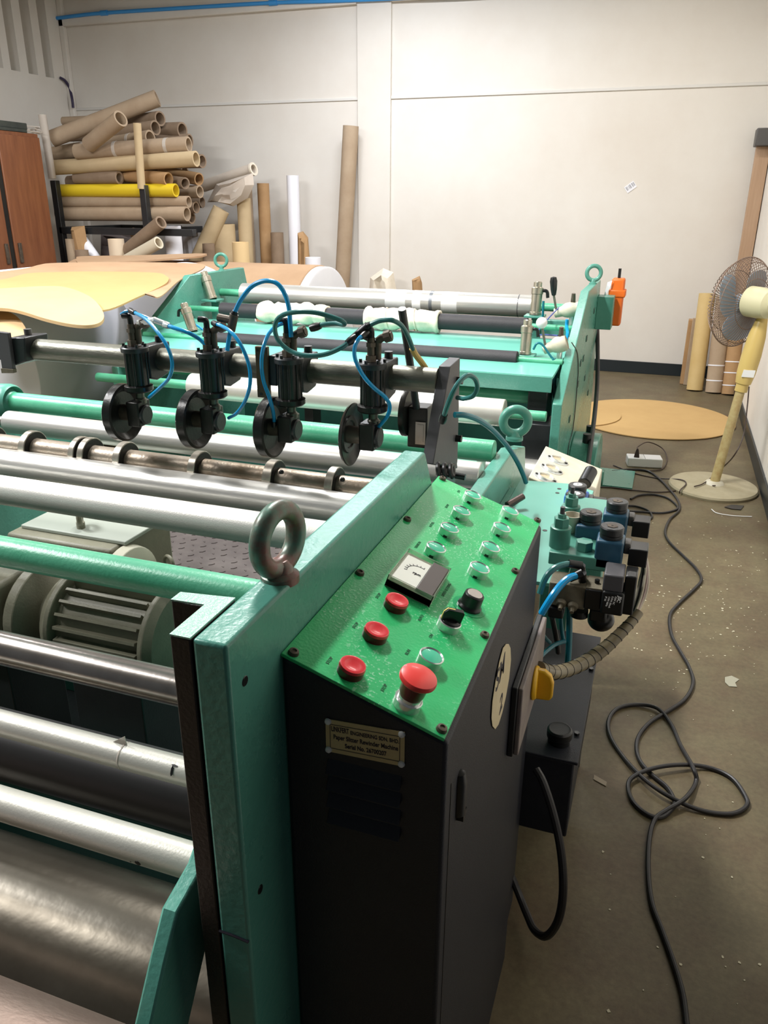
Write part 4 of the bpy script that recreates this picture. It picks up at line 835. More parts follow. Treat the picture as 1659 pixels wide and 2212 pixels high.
# lever valves on the right frame
def lever(px, py, Y, ball, lbl):
    c = at(px, py, y=Y); t = thing('lever_valve', lbl, 'valve', c)
    e = V((FXI, c.y, c.z+.02)); d = (e-c)
    b = MB(); b.lathe(c, d, [(0, -.045), (.022, -.045), (.024, -.01), (.030, 0), (.036, .015), (.036, .05), (.030, .06), (.03, d.length), (0, d.length)], 28); b.build('valve_body', IVORY, t)
    k = c+V((-.035, -.01, 0))
    b = MB(); b.cyl(k, k+V((-.02, 0, .08)), .0055); b.build('lever_rod', STEEL, t)
    b = MB()
    if ball: b.ball(k+V((-.024, 0, .10)), .025, 20)
    else: b.lathe(k+V((-.018, 0, .07)), (-.1, 0, 1), [(0, 0), (.010, .004), (.015, .03), (.018, .07), (.014, .088), (0, .092)], 20)
    b.build('lever_knob', WHITES if ball else BLK, t)
    b = MB(); q = c+d*.55; b.cyl(q+V((0, 0, .02)), q+V((0, -.01, .075)), .013, .009, n=8); b.build('brass_fitting', BROWNF, t)
    b = MB(); b.cyl(q+V((0, 0, -.02)), q+V((0, 0, -.09)), .012, n=14); b.build('lower_fitting', CHROME, t)
    return t
lever(1218, 672, 4.0, False, 'white lever valve with a black handle on the far stand, the upper one')
lever(1196, 748, 3.55, True, 'ivory lever valve with a white ball knob on the far stand')
FH = 3.5
hose('bundle tube hanging inside the far right frame', [(1195, 775, FH), (1198, 800, FH), (1196, 830, FH), (1200, 858, FH)], .012, TEALD, grp=None)
hose('blue air line dropping from the upper lever valve', [(1225, 690, 3.9), (1224, 705, 3.9), (1226, 720, 3.85), (1222, 738, 3.8)], .008, BLUEH, grp=None)
hose('thin dark air line curling from the ball knob valve to the lower nickel cylinder', [(1152, 755, 3.5), (1160, 742, 3.5), (1172, 745, 3.5), (1190, 770, 3.5), (1200, 780, 3.5)], .005, TEALD, grp=None)
hose('dark air line hanging at the upper right nickel cylinder', [(1174, 650, 4.05), (1173, 672, 4.05), (1172, 700, 4.05), (1178, 715, 4.05)], .006, TEALD, grp=None)
hose('thin cable crossing from the upper lever valve to the ball knob valve', [(1208, 664, 4.0), (1190, 682, 3.9), (1170, 705, 3.8), (1160, 722, 3.7), (1180, 723, 3.6), (1205, 725, 3.55)], .003, mat('violet_wire', (70, 80, 150), .5), grp=None)
hose('dark air line looping beside the upper left nickel cylinder', [(430, 612, 4.1), (434, 630, 4.1), (437, 650, 4.1), (434, 675, 4.1), (425, 690, 4.05), (417, 680, 4.05), (418, 662, 4.05), (433, 648, 4.1)], .006, TEALD, grp=None)
hose('red wire curling at the lower left nickel cylinder', [(398, 732, 3.5), (390, 738, 3.5), (381, 748, 3.5), (377, 756, 3.5)], .006, mat('red_wire', (200, 50, 40), .5), grp=None)
hose('blue wire behind the lower left nickel cylinder', [(418, 699, 3.7), (430, 706, 3.7), (446, 718, 3.7)], .006, BLUEH, grp=None)
hose('long black cable dropping from the green box along the far right frame', [(1290, 700, 4.75), (1291, 760, 4.6), (1290, 830, 4.4), (1284, 900, 4.1), (1276, 960, 3.8), (1268, 1020, 3.5), (1266, 1030, 3.4)], .012, CORD, name='power_cable', cat='cable', grp=None)
tag(MB().tube([at(1235, 740, x=FXO+.003), at(1247, 762, x=FXO+.003), at(1249, 800, x=FXO+.003), at(1247, 830, x=FXO+.003), at(1242, 890, x=FXO+.003), at(1237, 930, x=FXO+.003), at(1229, 960, x=FXO+.003), at(1226, 985, x=FXO+.003)], .0022, 6).build('thin_wire', CORD), 'thin dark wire running down the outer face of the far right frame', 'wire')
for i, (px, py) in enumerate(((1283, 671), (1267, 731), (1260, 774), (1254, 784), (1263, 816), (1270, 848), (1230, 905), (1248, 830))):
    c = at(px, py, x=FXO); MB().box(FXO, FXO+.003, c.y-.022, c.y+.022, c.z-.014, c.z+.014).build('cover_patch', DARKG, far)
# cloth wraps
def wrap(xa_, xb_, lbl, seed):
    random.seed(seed); t = thing('cloth_wrap', lbl, 'cloth', ((xa_+xb_)/2, F2[0], F2[1]), 'cloths tied round the felt roller')
    b = MB(); prof = []; n = 26
    for i in range(n+1):
        u_ = i/n; prof.append((F2[2]+.006+.010*abs(math.sin(u_*PI*5+seed))+random.uniform(-.002, .004), u_*(xb_-xa_)))
    prof = [(F2[2]+.001, 0)]+prof+[(F2[2]+.001, xb_-xa_)]
    b.lathe((xa_, F2[0], F2[1]), (1, 0, 0), prof, 48)
    for v in b.bm.verts:
        a = math.atan2(v.co.z-F2[1], v.co.y-F2[0]); k = 1+.08*math.sin(a*3+v.co.x*22)+.05*math.sin(a*5-v.co.x*31); k = max(k, .98)
        v.co.y = F2[0]+(v.co.y-F2[0])*k; v.co.z = F2[1]+(v.co.z-F2[1])*k
    b.build('cloth', CREAM, t, ang=2)
    for f in (.3, .68):
        x = xa_+(xb_-xa_)*f; MB().torus((x, F2[0], F2[1]), (1, .1, .15), F2[2]+.016, .003, 40, 8).build('tie_cord', CREAM, t)
wrap(at(562, 680, y=3.95).x, at(708, 690, y=3.95).x, 'crumpled cream cloth tied round the upper felt roller, left one', 3)
wrap(at(792, 690, y=3.95).x, at(950, 700, y=3.95).x, 'smoother cream cloth wrapped round the upper felt roller, right one', 8)
# motor guard, foot plate, switch box on the far right frame
gd = thing('drive_guard', 'rounded green drive guard bolted outside the far right frame', 'machine guard', (-.29, 4.0, 0))
cyl_y = [3.62, .30]
pts = [(3.72, .12)]+[(3.93+.25*math.cos(a), .17+.26*math.sin(a)) for a in [PI*k/12 for k in range(12, -1, -1)]]+[(4.18, .02), (3.72, .02)]
MB().yz(FXO, FXO+.13, [(3.68, .02)]+[(3.93+.25*math.cos(PI-PI*k/14), .22+.20*math.sin(PI*k/14)) for k in range(15)]+[(4.18, .02)]).build('cover', GREEN, gd, .006, 3)
for gy in (3.84, 4.0):
    MB().cyl((FXO+.07, gy, .40), (FXO+.07, gy, .445), .02, n=16).build('knob', BLK, gd)
MB().cyl((FXO+.13, 3.93, .2), (FXO+.165, 3.93, .2), .04).build('shaft_cap', GREEND, gd)
tag(MB().box(FXO+.002, -.055, 4.37, 4.69, 0, .012).build('foot_plate', GREEN, None, .001), 'square green steel plate flat on the floor beside the far stand', 'plate')
sbx = thing('switch_box', 'green switch box fixed at the top outer edge of the far right frame', 'box', at(1305, 670, x=-.33))
c0 = at(1300, 640, y=4.62); c1 = at(1314, 706, y=4.62)
MB().box(FXO, FXO+.085, 4.50, 4.62, c1.z, c0.z+.01).build('box', GREEND, sbx, .003)
pd = thing('pendant_control', 'orange pendant control box hanging behind the green switch box', 'remote control', at(1315, 650, y=4.7))
c0 = at(1304, 600, y=4.66); c1 = at(1325, 703, y=4.66)
MB().box(FXO+.055, FXO+.125, 4.635, 4.72, c1.z, c0.z).build('case', ORANGE, pd, .012, 3)
MB().box(FXO+.045, FXO+.135, 4.63, 4.73, c0.z-.10, c0.z-.06).build('collar', ORANGE, pd, .006)
MB().cyl((FXO+.09, 4.68, c0.z), (FXO+.09, 4.68, c0.z+.05), .008).build('cable_stub', BLK, pd)
b = MB(); b.xz(4.62, 4.623, [(FXO+.02, c0.z-.11), (FXO+.035, c0.z-.02), (FXO+.06, c0.z-.01), (FXO+.05, c0.z-.05)]); b.build('tape_tag', WHITEP, pd)

# ================================================================== PAPER REELS AND CARDBOARD LEFT
def reel(x, y0, y1, z, R, lbl, m=WHITEP):
    t = thing('paper_reel', lbl, 'paper reel', (x, (y0+y1)/2, z-R), None)
    n = 14; prof = [(.04, .0), (.04, -.001)]
    b = MB(); pr = [(.045, .02), (.045, 0)]
    for i in range(1, 30): rr = .045+(R-.045)*i/30; pr += [(rr-.001, 0), (rr, .0007)]
    pr += [(R-.004, 0), (R, .004), (R, y1-y0-.004), (R-.004, y1-y0), (.045, y1-y0), (.045, y1-y0-.02)]
    b.lathe((x, y0, z), (0, 1, 0), pr, 96); b.build('paper_roll', m, t, ang=.9)
    MB().pipe((x, y0-.004, z), (x, y1+.004, z), .045, .038).build('core', KRAFT, t)
cA = at(-60, 900, y=3.5); RA = .55
reel(cA.x, 3.5, 4.45, RA, RA, 'big white paper reel lying on its side at the left edge of the photo')
reel(-3.2, 4.55, 4.95, .55, .55, 'big white paper reel lying just behind the leftmost reel beside the far stand')
xx = at(650, 590, y=5.2).x
t = thing('kraft_reel', 'large brown kraft paper reel with white end lying across behind the far stand', 'paper reel', (xx-.8, 5.5, 0))
b = MB(); b.lathe((xx-2.1, 5.5, .53), (1, 0, 0), [(.05, 0), (.53, 0), (.535, .005), (.535, 2.095), (.53, 2.1), (.05, 2.1)], 96, True); b.build('paper_roll', CARD2, t)
MB().lathe((xx, 5.5, .53), (1, 0, 0), [(.05, 0), (.525, 0), (.525, .06), (.51, .065), (.05, .065)], 96, True).build('white_end', WHITEP, t)
def sheet(name, lbl, outline, p0, n, m, th=.006, grp=None, curl=None, cat='cardboard'):
    P = [onplane(a, c, p0, n) for a, c in outline]; P = smoothpts(P, True, 6); c = sum(P, V((0, 0, 0)))/len(P)
    b = MB(); nn = V(n).normalized(); rings = []
    for k in (1, .8, .6, .4, .2):
        rings.append([c+(q-c)*k for q in P])
    def dz(v):
        return nn*(curl(v) if curl else 0)
    tops = [[b.bm.verts.new(q+dz(q)+nn*th/2) for q in rr] for rr in rings]; bots = [[b.bm.verts.new(q+dz(q)-nn*th/2) for q in rr] for rr in rings]
    N_ = len(P)
    for L_ in (tops, bots):
        for a, d in zip(L_, L_[1:]):
            for i in range(N_): b.face([a[i], a[(i+1) % N_], d[(i+1) % N_], d[i]])
        b.face(L_[-1])
    for i in range(N_): b.face([tops[0][i], tops[0][(i+1) % N_], bots[0][(i+1) % N_], bots[0][i]])
    o = b.build(name, m, ang=.9); return tag(o, lbl, cat, grp)
sheet('cardboard_disc', 'pale cardboard disc drooping off the leftmost reel, nearest the beam', [(-150, 640), (-60, 630), (20, 625), (100, 621), (145, 624), (190, 641), (214, 662), (225, 685), (216, 700), (190, 706), (150, 703), (100, 692), (20, 670), (-80, 668), (-140, 655)], (cA.x+.2, 3.75, 1.19), (.06, -.10, 1), CARD, .014)
sheet('cardboard_disc', 'wide pale cardboard disc lying across both white reels', [(-260, 640), (-120, 615), (0, 606), (60, 592), (130, 589), (200, 588), (330, 590), (360, 598), (364, 607), (350, 619), (300, 642), (222, 672), (150, 655), (-60, 650), (-200, 650)], (cA.x+.6, 4.0, 1.135), (.04, -.08, 1), mat('cardboard_dull', (182, 152, 106), .8, c2=(174, 144, 98), ns=3, spec=.12), .008)
sheet('cardboard_disc', 'pale cardboard disc edge poking in at the left frame side below the drooping one', [(-120, 675), (-40, 668), (0, 670), (30, 680), (50, 700), (58, 722), (40, 740), (-30, 750), (-110, 740)], (cA.x-.05, 3.05, 1.16), (.1, -.3, 1), CARD, .006)
sheet('cardboard_sheet', 'large brown cardboard sheet spread behind the pale discs', [(-200, 610), (0, 588), (58, 580), (85, 573), (120, 569), (250, 567), (420, 570), (440, 580), (390, 605), (345, 642), (320, 632), (250, 615), (100, 612), (0, 620)], (cA.x+.6, 4.2, 1.122), (.03, -.05, 1), CARD2, .006)
sheet('cardboard_sheet', 'bowed brown cardboard sheet lying farthest back on top of the kraft reel', [(165, 560), (180, 555), (300, 553), (435, 549), (440, 553), (420, 556), (330, 563), (230, 569), (185, 571), (168, 568)], (cA.x+.6, 5.2, 1.09), (0, -.05, 1), CARD2, .012)

# ================================================================== WARDROBE
wd = thing('wardrobe', 'brown wooden wardrobe cut off by the left edge of the photo', 'wardrobe', (-5.55, 5.2, 0))
MB().box(-5.85, -5.25, 4.2, 6.0, 0, 2.02).build('carcass', WOOD, wd, .004)
yg_ = at(18, 480, x=-5.23).y
for a, bb in ((yg_+.03, 5.99), (4.9, yg_-.03)):
    d = MB().box(-5.25, -5.228, a, bb, .03, 1.99).build('door', WOOD, wd, .004)
    MB().box(-5.228, -5.21, (a+.03 if a > yg_ else bb-.06), (a+.06 if a > yg_ else bb-.03), 1.0, 1.16).build('handle', BROWNF, d, .003)
MB().box(-5.252, -5.24, yg_-.028, yg_+.028, .03, 1.99).build('door_gap', BLK, wd)
b = MB(); c = at(20, 283, x=-5.35); b.box(c.x-.2, c.x+.08, c.y-.25, c.y+.12, 2.022, 2.05); b.box(c.x-.18, c.x+.05, c.y-.22, c.y+.16, 2.05, 2.10)
tag(b.build('old_book', mat('dark_green_cover', (70, 76, 66), .6, c2=(40, 44, 42), ns=8), None, .006), 'dusty dark box file lying on top of the wardrobe', 'book')
b = MB(); c = at(62, 287, x=-5.4); random.seed(5)
b.tube([(c.x+random.uniform(-.06, .06), c.y+random.uniform(-.12, .14), 2.03+random.uniform(0, .06)) for _ in range(12)], .006, 6); tag(b.build('tangled_tape', CLEAR), 'tangle of clear tape on top of the wardrobe', 'tape')

# ================================================================== TUBE RACK
rk = thing('tube_rack', 'black steel rack holding the heap of cardboard tubes in the corner', 'rack', (-4.9, 6.7, 0))
def post(a, bb, Y, w_=.05): p0 = at(*a, y=Y); return p0
pa = at(118, 390, y=6.35); pb_ = at(310, 400, y=6.35); lowz = at(310, 488, y=6.35).z
for x, zt_ in ((pa.x, pa.z), (pb_.x, pb_.z)): MB().box(x-.03, x+.03, 6.32, 6.38, 0 if x == pa.x else lowz-.06, zt_).build('post', BLACK, rk, .004)
MB().box(pa.x, at(420, 492, y=6.35).x, 6.32, 6.38, lowz-.08, lowz-.02).build('shelf_rail', BLACK, rk, .004)
MB().box(pa.x, at(390, 492, y=7.23).x, 7.2, 7.26, lowz-.08, lowz-.02).build('shelf_rail', BLACK, rk, .004)
for x in (pa.x, pb_.x): MB().box(x-.03, x+.03, 6.36, 7.22, lowz-.08, lowz-.02).build('cross_rail', BLACK, rk, .004)
for x in (pa.x, at(390, 490, y=7.23).x-.03): MB().box(x-.03, x+.03, 7.2, 7.26, 0, lowz-.05).build('post', BLACK, rk, .004)
tn = [0]
def ctube(l, r_, yl, yr, rpx, lbl, m=KRAFT, wall=.22, grp='cardboard tubes heaped on the rack', name='cardboard_tube', tape=False):
    p0 = at(*l, y=yl); p1 = at(*r_, y=yr); dpt = (p1-CAM).dot(FW); r = rpx*dpt/FPX
    t = thing(name, lbl, 'cardboard tube', (p0+p1)/2, grp)
    MB().pipe(p0, p1, r, r*(1-wall), 32).build('tube_wall', m, t)
    d = (p1-p0); MB().lathe(p1-d.normalized()*.12, d, [(0, 0), (r*(1-wall)+.001, 0)], 24).build('inner_paper', KRAFT2, t)
    if tape:
        for f in (.35, .8): MB().pipe(p0+d*f, p0+d*f+d.normalized()*.03, r+.002, r-.002, 32).build('tape_band', CLEAR, t)
    return t
T = ctube
T((112, 300), (340, 212), 6.5, 6.9, 17, 'long cardboard tube sloping up to the right at the very top of the heap')
T((137, 262), (240, 258), 7.2, 7.2, 9, 'thin cardboard tube lying behind the top sloping one, left end showing')
T((192, 312), (261, 256), 6.35, 6.25, 17, 'short cardboard tube pointing at the camera below the top sloping one')
T((215, 275), (346, 256), 7.1, 6.9, 15, 'cardboard tube with open end just under the top one, right of the short tube', KRAFT2)
T((240, 290), (336, 276), 6.8, 6.7, 15, 'cardboard tube whose open end shows right of the upright tube top', KRAFT2)
T((290, 284), (394, 281), 7.1, 7.0, 16, 'cardboard tube with a dark end hole, rightmost in the upper part of the heap', KRAFT2)
T((320, 306), (410, 304), 7.0, 7.0, 14, 'short tube behind the taped one at the upper right of the heap', KRAFT2)
T((112, 334), (325, 298), 6.75, 6.6, 16, 'cardboard tube with rounded left end lying behind the taped roll', tape=True)
T((165, 328), (408, 312), 6.42, 6.55, 16, 'wrapped roll with brown tape bands in the middle of the heap', tape=True)
T((118, 362), (424, 343), 6.45, 6.5, 16, 'long clean cardboard tube right above the orange brown ones', KRAFTP)
T((300, 350), (437, 348), 7.0, 6.9, 14, 'crumpled tube end sticking out right of the long clean one', KRAFT2)
T((165, 385), (258, 384), 6.5, 6.45, 13, 'short grey cardboard tube above the yellow one at the left', KRAFT2, .3)
T((250, 377), (364, 387), 6.6, 6.45, 14, 'orange brown tube resting on the yellow one', KRAFT3)
T((320, 385), (400, 396), 6.8, 6.6, 12, 'small tube with open end right of the orange brown one', KRAFT2)
T((350, 372), (430, 387), 7.0, 6.85, 13, 'brown tube slanting down to the right edge of the heap', KRAFT3)
T((120, 412), (380, 411), 6.45, 6.45, 13.5, 'bright yellow wrapped tube in the lower half of the heap', YELT)
T((330, 416), (432, 414), 6.9, 6.85, 13, 'tube end at the right just beside the yellow tube end', KRAFT)
T((124, 436), (408, 436), 6.45, 6.5, 12, 'cardboard tube directly below the yellow one')
T((127, 462), (404, 462), 6.44, 6.44, 15, 'thick cardboard tube lying lowest at the front of the rack', KRAFT)
T((330, 448), (424, 448), 6.9, 6.85, 12, 'tube end showing behind the two lowest front tubes, upper one', KRAFT2)
T((330, 470), (414, 470), 6.9, 6.85, 13, 'dark tube end showing behind the two lowest front tubes, lower one', KRAFT2)
T((340, 440), (437, 436), 7.25, 7.25, 12, 'small dark tube end at the lower right rim of the heap', KRAFT2)
T((150, 345), (330, 330), 6.9, 6.9, 15, 'tube hidden deep in the heap behind the taped roll', KRAFT2)
T((150, 395), (400, 372), 7.1, 7.1, 15, 'tube hidden deep in the heap above the yellow one', KRAFT2)
T((150, 290), (300, 285), 7.1, 7.1, 15, 'tube hidden deep in the heap under the top sloping one', KRAFT2)
T((306, 408), (296, 266), 6.33, 6.33, 8.5, 'pale tube slipped upright over the right rack post', KRAFTP, name='cardboard_tube')
T((113, 386), (91, 248), 6.33, 6.33, 8.5, 'upright tube wrapped in clear film on the left rack post', CLEAR)
# small rolls under the rack and around it; all stand or lean on the floor behind the reels
def upright(px, top, rpx, Y, lbl, m=KRAFT, lean=0, grp='rolls standing along the back wall', wall=.25, solid=False):
    p1 = at(px, top, y=Y); r = rpx*(p1-CAM).dot(FW)/FPX; p0 = V((p1.x-lean, Y, 0.0))
    t = thing('paper_tube' if not solid else 'paper_roll', lbl, 'paper roll', p0, grp)
    if abs(lean) > .001: p0.z = r*abs(lean)*.5
    MB().pipe(p0, p1, r, r*(1-wall), 32).build('roll', m, t); d = p1-p0
    MB().lathe(p1-d.normalized()*(.01 if solid else .15), d, [(0, 0), (r*(1-wall)+.001, 0)], 24).build('roll_core', m if solid else KRAFT2, t)
upright(758, 272, 17, 7.62, 'tall brown tube leaning on the wall by itself left of the pillar', KRAFT, .167)
upright(632, 379, 13.5, 7.55, 'tall thin white roll standing against the back wall', WHITEP)
upright(568, 396, 13, 7.5, 'tall orange tan tube between the pale pair and the short brown tube', KRAFT3)
upright(598, 502, 14, 7.4, 'short brown tube standing left of the tall white roll', KRAFT2)
upright(530, 403, 14, 7.5, 'tall pale tube of the close pair, farther one', KRAFT)
upright(526, 428, 15, 7.3, 'tall pale tube of the close pair, nearer one', KRAFTP)
upright(480, 484, 27, 7.2, 'fat tan roll standing among the thin ones', KRAFTP, solid=True)
upright(519, 523, 18, 6.9, 'short pale yellow roll in front of the pale pair', mat('pale_roll', (226, 196, 146), .8), solid=True)
upright(450, 526, 13, 6.9, 'short brown tube left of the fat tan roll', KRAFT2)
upright(676, 556, 17, 7.1, 'short white roll standing right of the tall white roll', WHITEP, solid=True)
upright(372, 488, 18, 6.6, 'white paper roll with loose edge standing under the rack end', WHITEP, solid=True)
upright(250, 516, 17, 6.25, 'short cream roll standing upright under the rack', mat('cream_roll', (228, 208, 180), .7), solid=True)
upright(152, 516, 11, 6.2, 'short tan tube standing at the left under the rack', KRAFT)
upright(176, 540, 14, 6.1, 'stubby tan roll right of the left short tube under the rack', KRAFT2, solid=True)
def leanroll(a, c, ya, yc, rpx, lbl, m):
    p0 = at(*a, y=ya); p1 = at(*c, y=yc); r = rpx*(p1-CAM).dot(FW)/FPX; d = (p1-p0).normalized()
    if d.z > .6: p0 = p0-d*((p0.z-.08)/d.z)
    t = thing('paper_roll', lbl, 'paper roll', (p0+p1)/2, 'rolls leaning under and beside the rack'); MB().pipe(p0, p1, r, r*.72, 28).build('roll', m, t)
    MB().lathe(p1-d*.05, d, [(0, 0), (r*.73, 0)], 20).build('roll_core', KRAFT2, t)
leanroll((205, 556), (180, 520), 6.25, 6.3, 11, 'white roll leaning to the left under the rack', WHITEP)
leanroll((275, 540), (348, 480), 6.3, 6.2, 14, 'tan roll leaning up to the right in front of the rack rail', KRAFT2)
leanroll((275, 562), (343, 524), 6.15, 6.1, 13, 'cream roll leaning low between the tan roll and the white roll', mat('cream_roll2', (214, 204, 180), .7))
leanroll((428, 562), (478, 452), 7.0, 7.1, 18, 'tan roll with a pale torn edge leaning right beside the rack end', KRAFTP)
leanroll((300, 535), (288, 500), 6.6, 6.4, 9, 'small tube end peeking out under the rack rail', KRAFT)
# whitish roll and draped paper above the standing rolls
p0 = at(440, 402, y=7.4); p1 = at(545, 366, y=7.3)
t = thing('paper_roll', 'whitish roll laid slanting over the standing rolls beside the rack', 'paper roll', (p0+p1)/2); MB().pipe(p0, p1, .055, .04).build('roll', mat('dingy_paper', (208, 196, 182), .8, c2=(194, 180, 164), ns=6), t)
MB().pipe(p1, p1+(p1-p0).normalized()*.02, .06, .04).build('roll_rim', CREAM, t)
def crumple(outl, Y, lbl, m, dep=.1, seed=1, name='crumpled_paper', fl=False):
    random.seed(seed); b = MB(); P = [at(a, c, y=Y) for a, c in outl]; c = sum(P, V((0, 0, 0)))/len(P)
    if fl: zm = sorted(p_.z for p_ in P)[len(P)//2]; P = [V((p_.x, p_.y, p_.z if p_.z > zm else .01)) for p_ in P]
    rows = [[q+(c-q)*k+V((0, -dep*k*(1.2-k)*2+random.uniform(-.03, .03), random.uniform(-.015, .015))) for q in P] for k in (0, .25, .5, .75)]
    vs_ = [[b.bm.verts.new(q) for q in rr] for rr in rows]; back = b.bm.verts.new(c+V((0, dep*.3, 0))); n = len(P)
    for a_, d_ in zip(vs_, vs_[1:]):
        for i in range(n): b.face([a_[i], a_[(i+1) % n], d_[(i+1) % n], d_[i]])
    b.face(vs_[-1])
    for i in range(n): b.face([vs_[0][i], vs_[0][(i+1) % n], back])
    return tag(b.build(name, m, ang=.5), lbl, 'paper')
crumple([(445, 440), (470, 395), (510, 385), (545, 372), (548, 400), (535, 425), (505, 445), (470, 440)], 7.2, 'dingy sheet of paper draped below the slanting whitish roll', mat('dingy_paper', (208, 196, 182), .8), .12, 2)
crumple([(645, 500), (655, 497), (668, 512), (676, 535), (668, 550), (650, 552), (640, 530)], 7.35, 'crumpled orange tan paper behind the tall white roll', KRAFT3, .08, 4, fl=True)
crumple([(783, 615), (800, 598), (830, 580), (850, 590), (885, 605), (915, 622), (850, 632), (800, 630)], 7.5, 'heap of pale crumpled paper on the floor left of the far rollers top', CREAM, .2, 6, fl=True)
crumple([(890, 603), (908, 598), (931, 610), (925, 625), (900, 618)], 7.3, 'torn brown cardboard scrap right of the pale paper heap', KRAFT3, .04, 9, fl=True)
crumple([(145, 500), (155, 488), (180, 490), (192, 495), (170, 505), (152, 520)], 6.25, 'torn brown paper flap under the left rack end', KRAFT3, .08, 10, fl=True)
crumple([(190, 510), (225, 495), (270, 500), (300, 510), (330, 530), (260, 545), (210, 540)], 6.7, 'dark heap of crumpled wrapping under the rack', mat('dark_wrap', (96, 86, 84), .6), .15, 12, fl=True)
crumple([(395, 500), (425, 495), (435, 530), (420, 560), (390, 560)], 7.2, 'clear plastic film bundle between the rack end and the leaning tan roll', mat('film_bundle', (190, 188, 190), .3), .12, 13, fl=True)

# ================================================================== RIGHT CORNER TUBES
def stand(top, bot, rpx, lbl, m, bands=()):
    p0 = at(*bot, z=0); y1 = p0.y+.12; p1 = at(*top, y=min(y1, YB-.12)); r = rpx*(p0-CAM).dot(FW)/FPX; p0.z = .004
    t = thing('cardboard_tube', lbl, 'cardboard tube', p0, 'cardboard tubes standing in the right corner')
    MB().pipe(p0, p1, r, r*.8, 36).build('tube_wall', m, t); d = p1-p0
    MB().lathe(p1-d.normalized()*.1, d, [(0, 0), (r*.81, 0)], 24).build('inner_paper', KRAFT2, t)
    for f in bands: MB().pipe(p0+d*f, p0+d*(f+.012), r+.002, r-.002, 36).build('tape_band', WHITEP, t)
KY = mat('kraft_yellowish', (204, 178, 124), .7, c2=(192, 162, 104), ns=5)
stand((1528, 634), (1500, 843), 16.5, 'tallest yellowish tube standing left of the fan guard', KY)
stand((1566, 640), (1541, 848), 17, 'greyish tube with pale tape rings right behind the fan guard', KRAFT, (.12, .28))
stand((1598, 668), (1575, 852), 16, 'reddish tan tube with tape half hidden by the fan', KRAFT3, (.1, .25, .38))
stand((1612, 700), (1592, 850), 13, 'brown tube hidden behind the yellow fan neck', KRAFT2)
q = [at(*k, z=0) for k in ((1468, 833), (1490, 842))]
MB_ = MB(); a = at(1468, 830, z=0); c = at(1470, 690, y=a.y).z
tag(MB().box(a.x, a.x+.16, a.y, a.y+.09, .002, c).build('flat_carton', KRAFT3, None, .004), 'flat folded carton standing left of the tallest yellowish tube', 'carton')
tag(MB().box(a.x+.03, a.x+.16, a.y-.03, a.y-.005, .002, c+.02).build('flat_carton', KRAFT, None, .004), 'second flat carton leaning just in front of the folded one', 'carton')
# floor discs
cc = (at(1565, 912, z=.01)+at(1275, 900, z=.01))/2
def floordisc(c, R, lbl, z=.004):
    tag(MB().lathe((c.x, c.y, z), (0, 0, 1), [(0, 0), (R, 0), (R, .006), (0, .006)], 96).build('cardboard_disc', CARDF), lbl, 'cardboard')
topy = at(1420, 865, z=.01).y; boty = at(1425, 948, z=.01).y
floordisc(V((at(1425, 905, z=.01).x-.06, (topy+boty)/2, 0)), (topy-boty)/2, 'large round cardboard disc lying flat on the floor by the far stand')
floordisc(V((-.60, (topy+boty)/2-.1, 0)), .38, 'second cardboard disc curling out from behind the far right frame', .012)

# ================================================================== FAN
fb = at(1541, 1055, z=0); fan = thing('pedestal_fan', 'yellow pedestal fan with grey blades and wire guard by the right wall', 'fan', fb)
MB().lathe((fb.x-.005, fb.y+.0, 0), (0, 0, 1), [(0, 0), (.235, 0), (.238, .012), (.232, .022), (.06, .030), (0, .03)], 72).build('base', GRAYDUST, fan)
MB().lathe((fb.x, fb.y, .028), (0, 0, 1), [(0, 0), (.055, 0), (.045, .014), (.03, .02), (0, .02)], 32).build('collar', IVORY, fan)
pt = at(1600, 845, y=4.62); pe = at(1612, 805, y=4.62)
MB().cyl((fb.x, fb.y, .03), pt+V((0, 0, .02)), .026, .024).build('pole', mat('fan_pole', (196, 182, 132), .5, c2=(170, 140, 90), ns=30), fan)
d0 = pt; d1 = at(1646, 690, y=4.62)
pts = [(.033, 0), (.033, .04), (.040, .045), (.048, .10), (.050, .20), (.044, .30), (.030, .38), (.022, .42), (.020, (d1-d0).length), (0, (d1-d0).length)]
MB().lathe(d0, d1-d0, [(0, 0)]+pts, 32).build('neck', FANY, fan)
c = at(1616, 807, y=4.57); MB().extrude([c+V((-.03, 0, -.02)), c+V((.03, 0, -.02)), c+V((.034, 0, .018)), c+V((-.024, 0, .018))], (0, .006, 0)).build('switch_label', WHITES, fan)
ax = V((-.74, .67, .03)).normalized(); gc_ = at(1622, 657, y=4.66); hub = gc_-ax*.0
MB().lathe(at(1652, 656, y=4.55)-ax*.06, ax, [(0, 0), (.05, .004), (.072, .03), (.078, .09), (.078, .15), (.06, .165), (0, .165)], 40).build('motor_housing', mat('fan_cream', (206, 200, 162), .5), fan)
RG = .232
b = MB(); t0 = ax.orthogonal().normalized(); u0 = ax.cross(t0); cen = gc_+ax*.06
for k in range(66):
    a = 2*PI*k/66; dr = t0*math.cos(a)+u0*math.sin(a)
    b.tube([cen-ax*.075+dr*.05, cen-ax*.07+dr*.13, cen-ax*.045+dr*.20, cen+dr*RG], .0019, 5, False, 2)
    b.tube([cen+ax*.075+dr*.05, cen+ax*.07+dr*.13, cen+ax*.045+dr*.20, cen+dr*RG], .0019, 5, False, 2)
b.torus(cen, ax, RG, .0035, 72, 8); b.torus(cen-ax*.07, ax, .13, .002, 60, 6); b.torus(cen+ax*.06, ax, .16, .002, 60, 6); b.torus(cen-ax*.035, ax, .21, .0018, 60, 6)
b.build('wire_guard', WIRE, fan)
MB().lathe(cen-ax*.02, ax, [(0, 0), (.045, .003), (.045, .04), (0, .045)], 28).build('hub', FANB, fan)
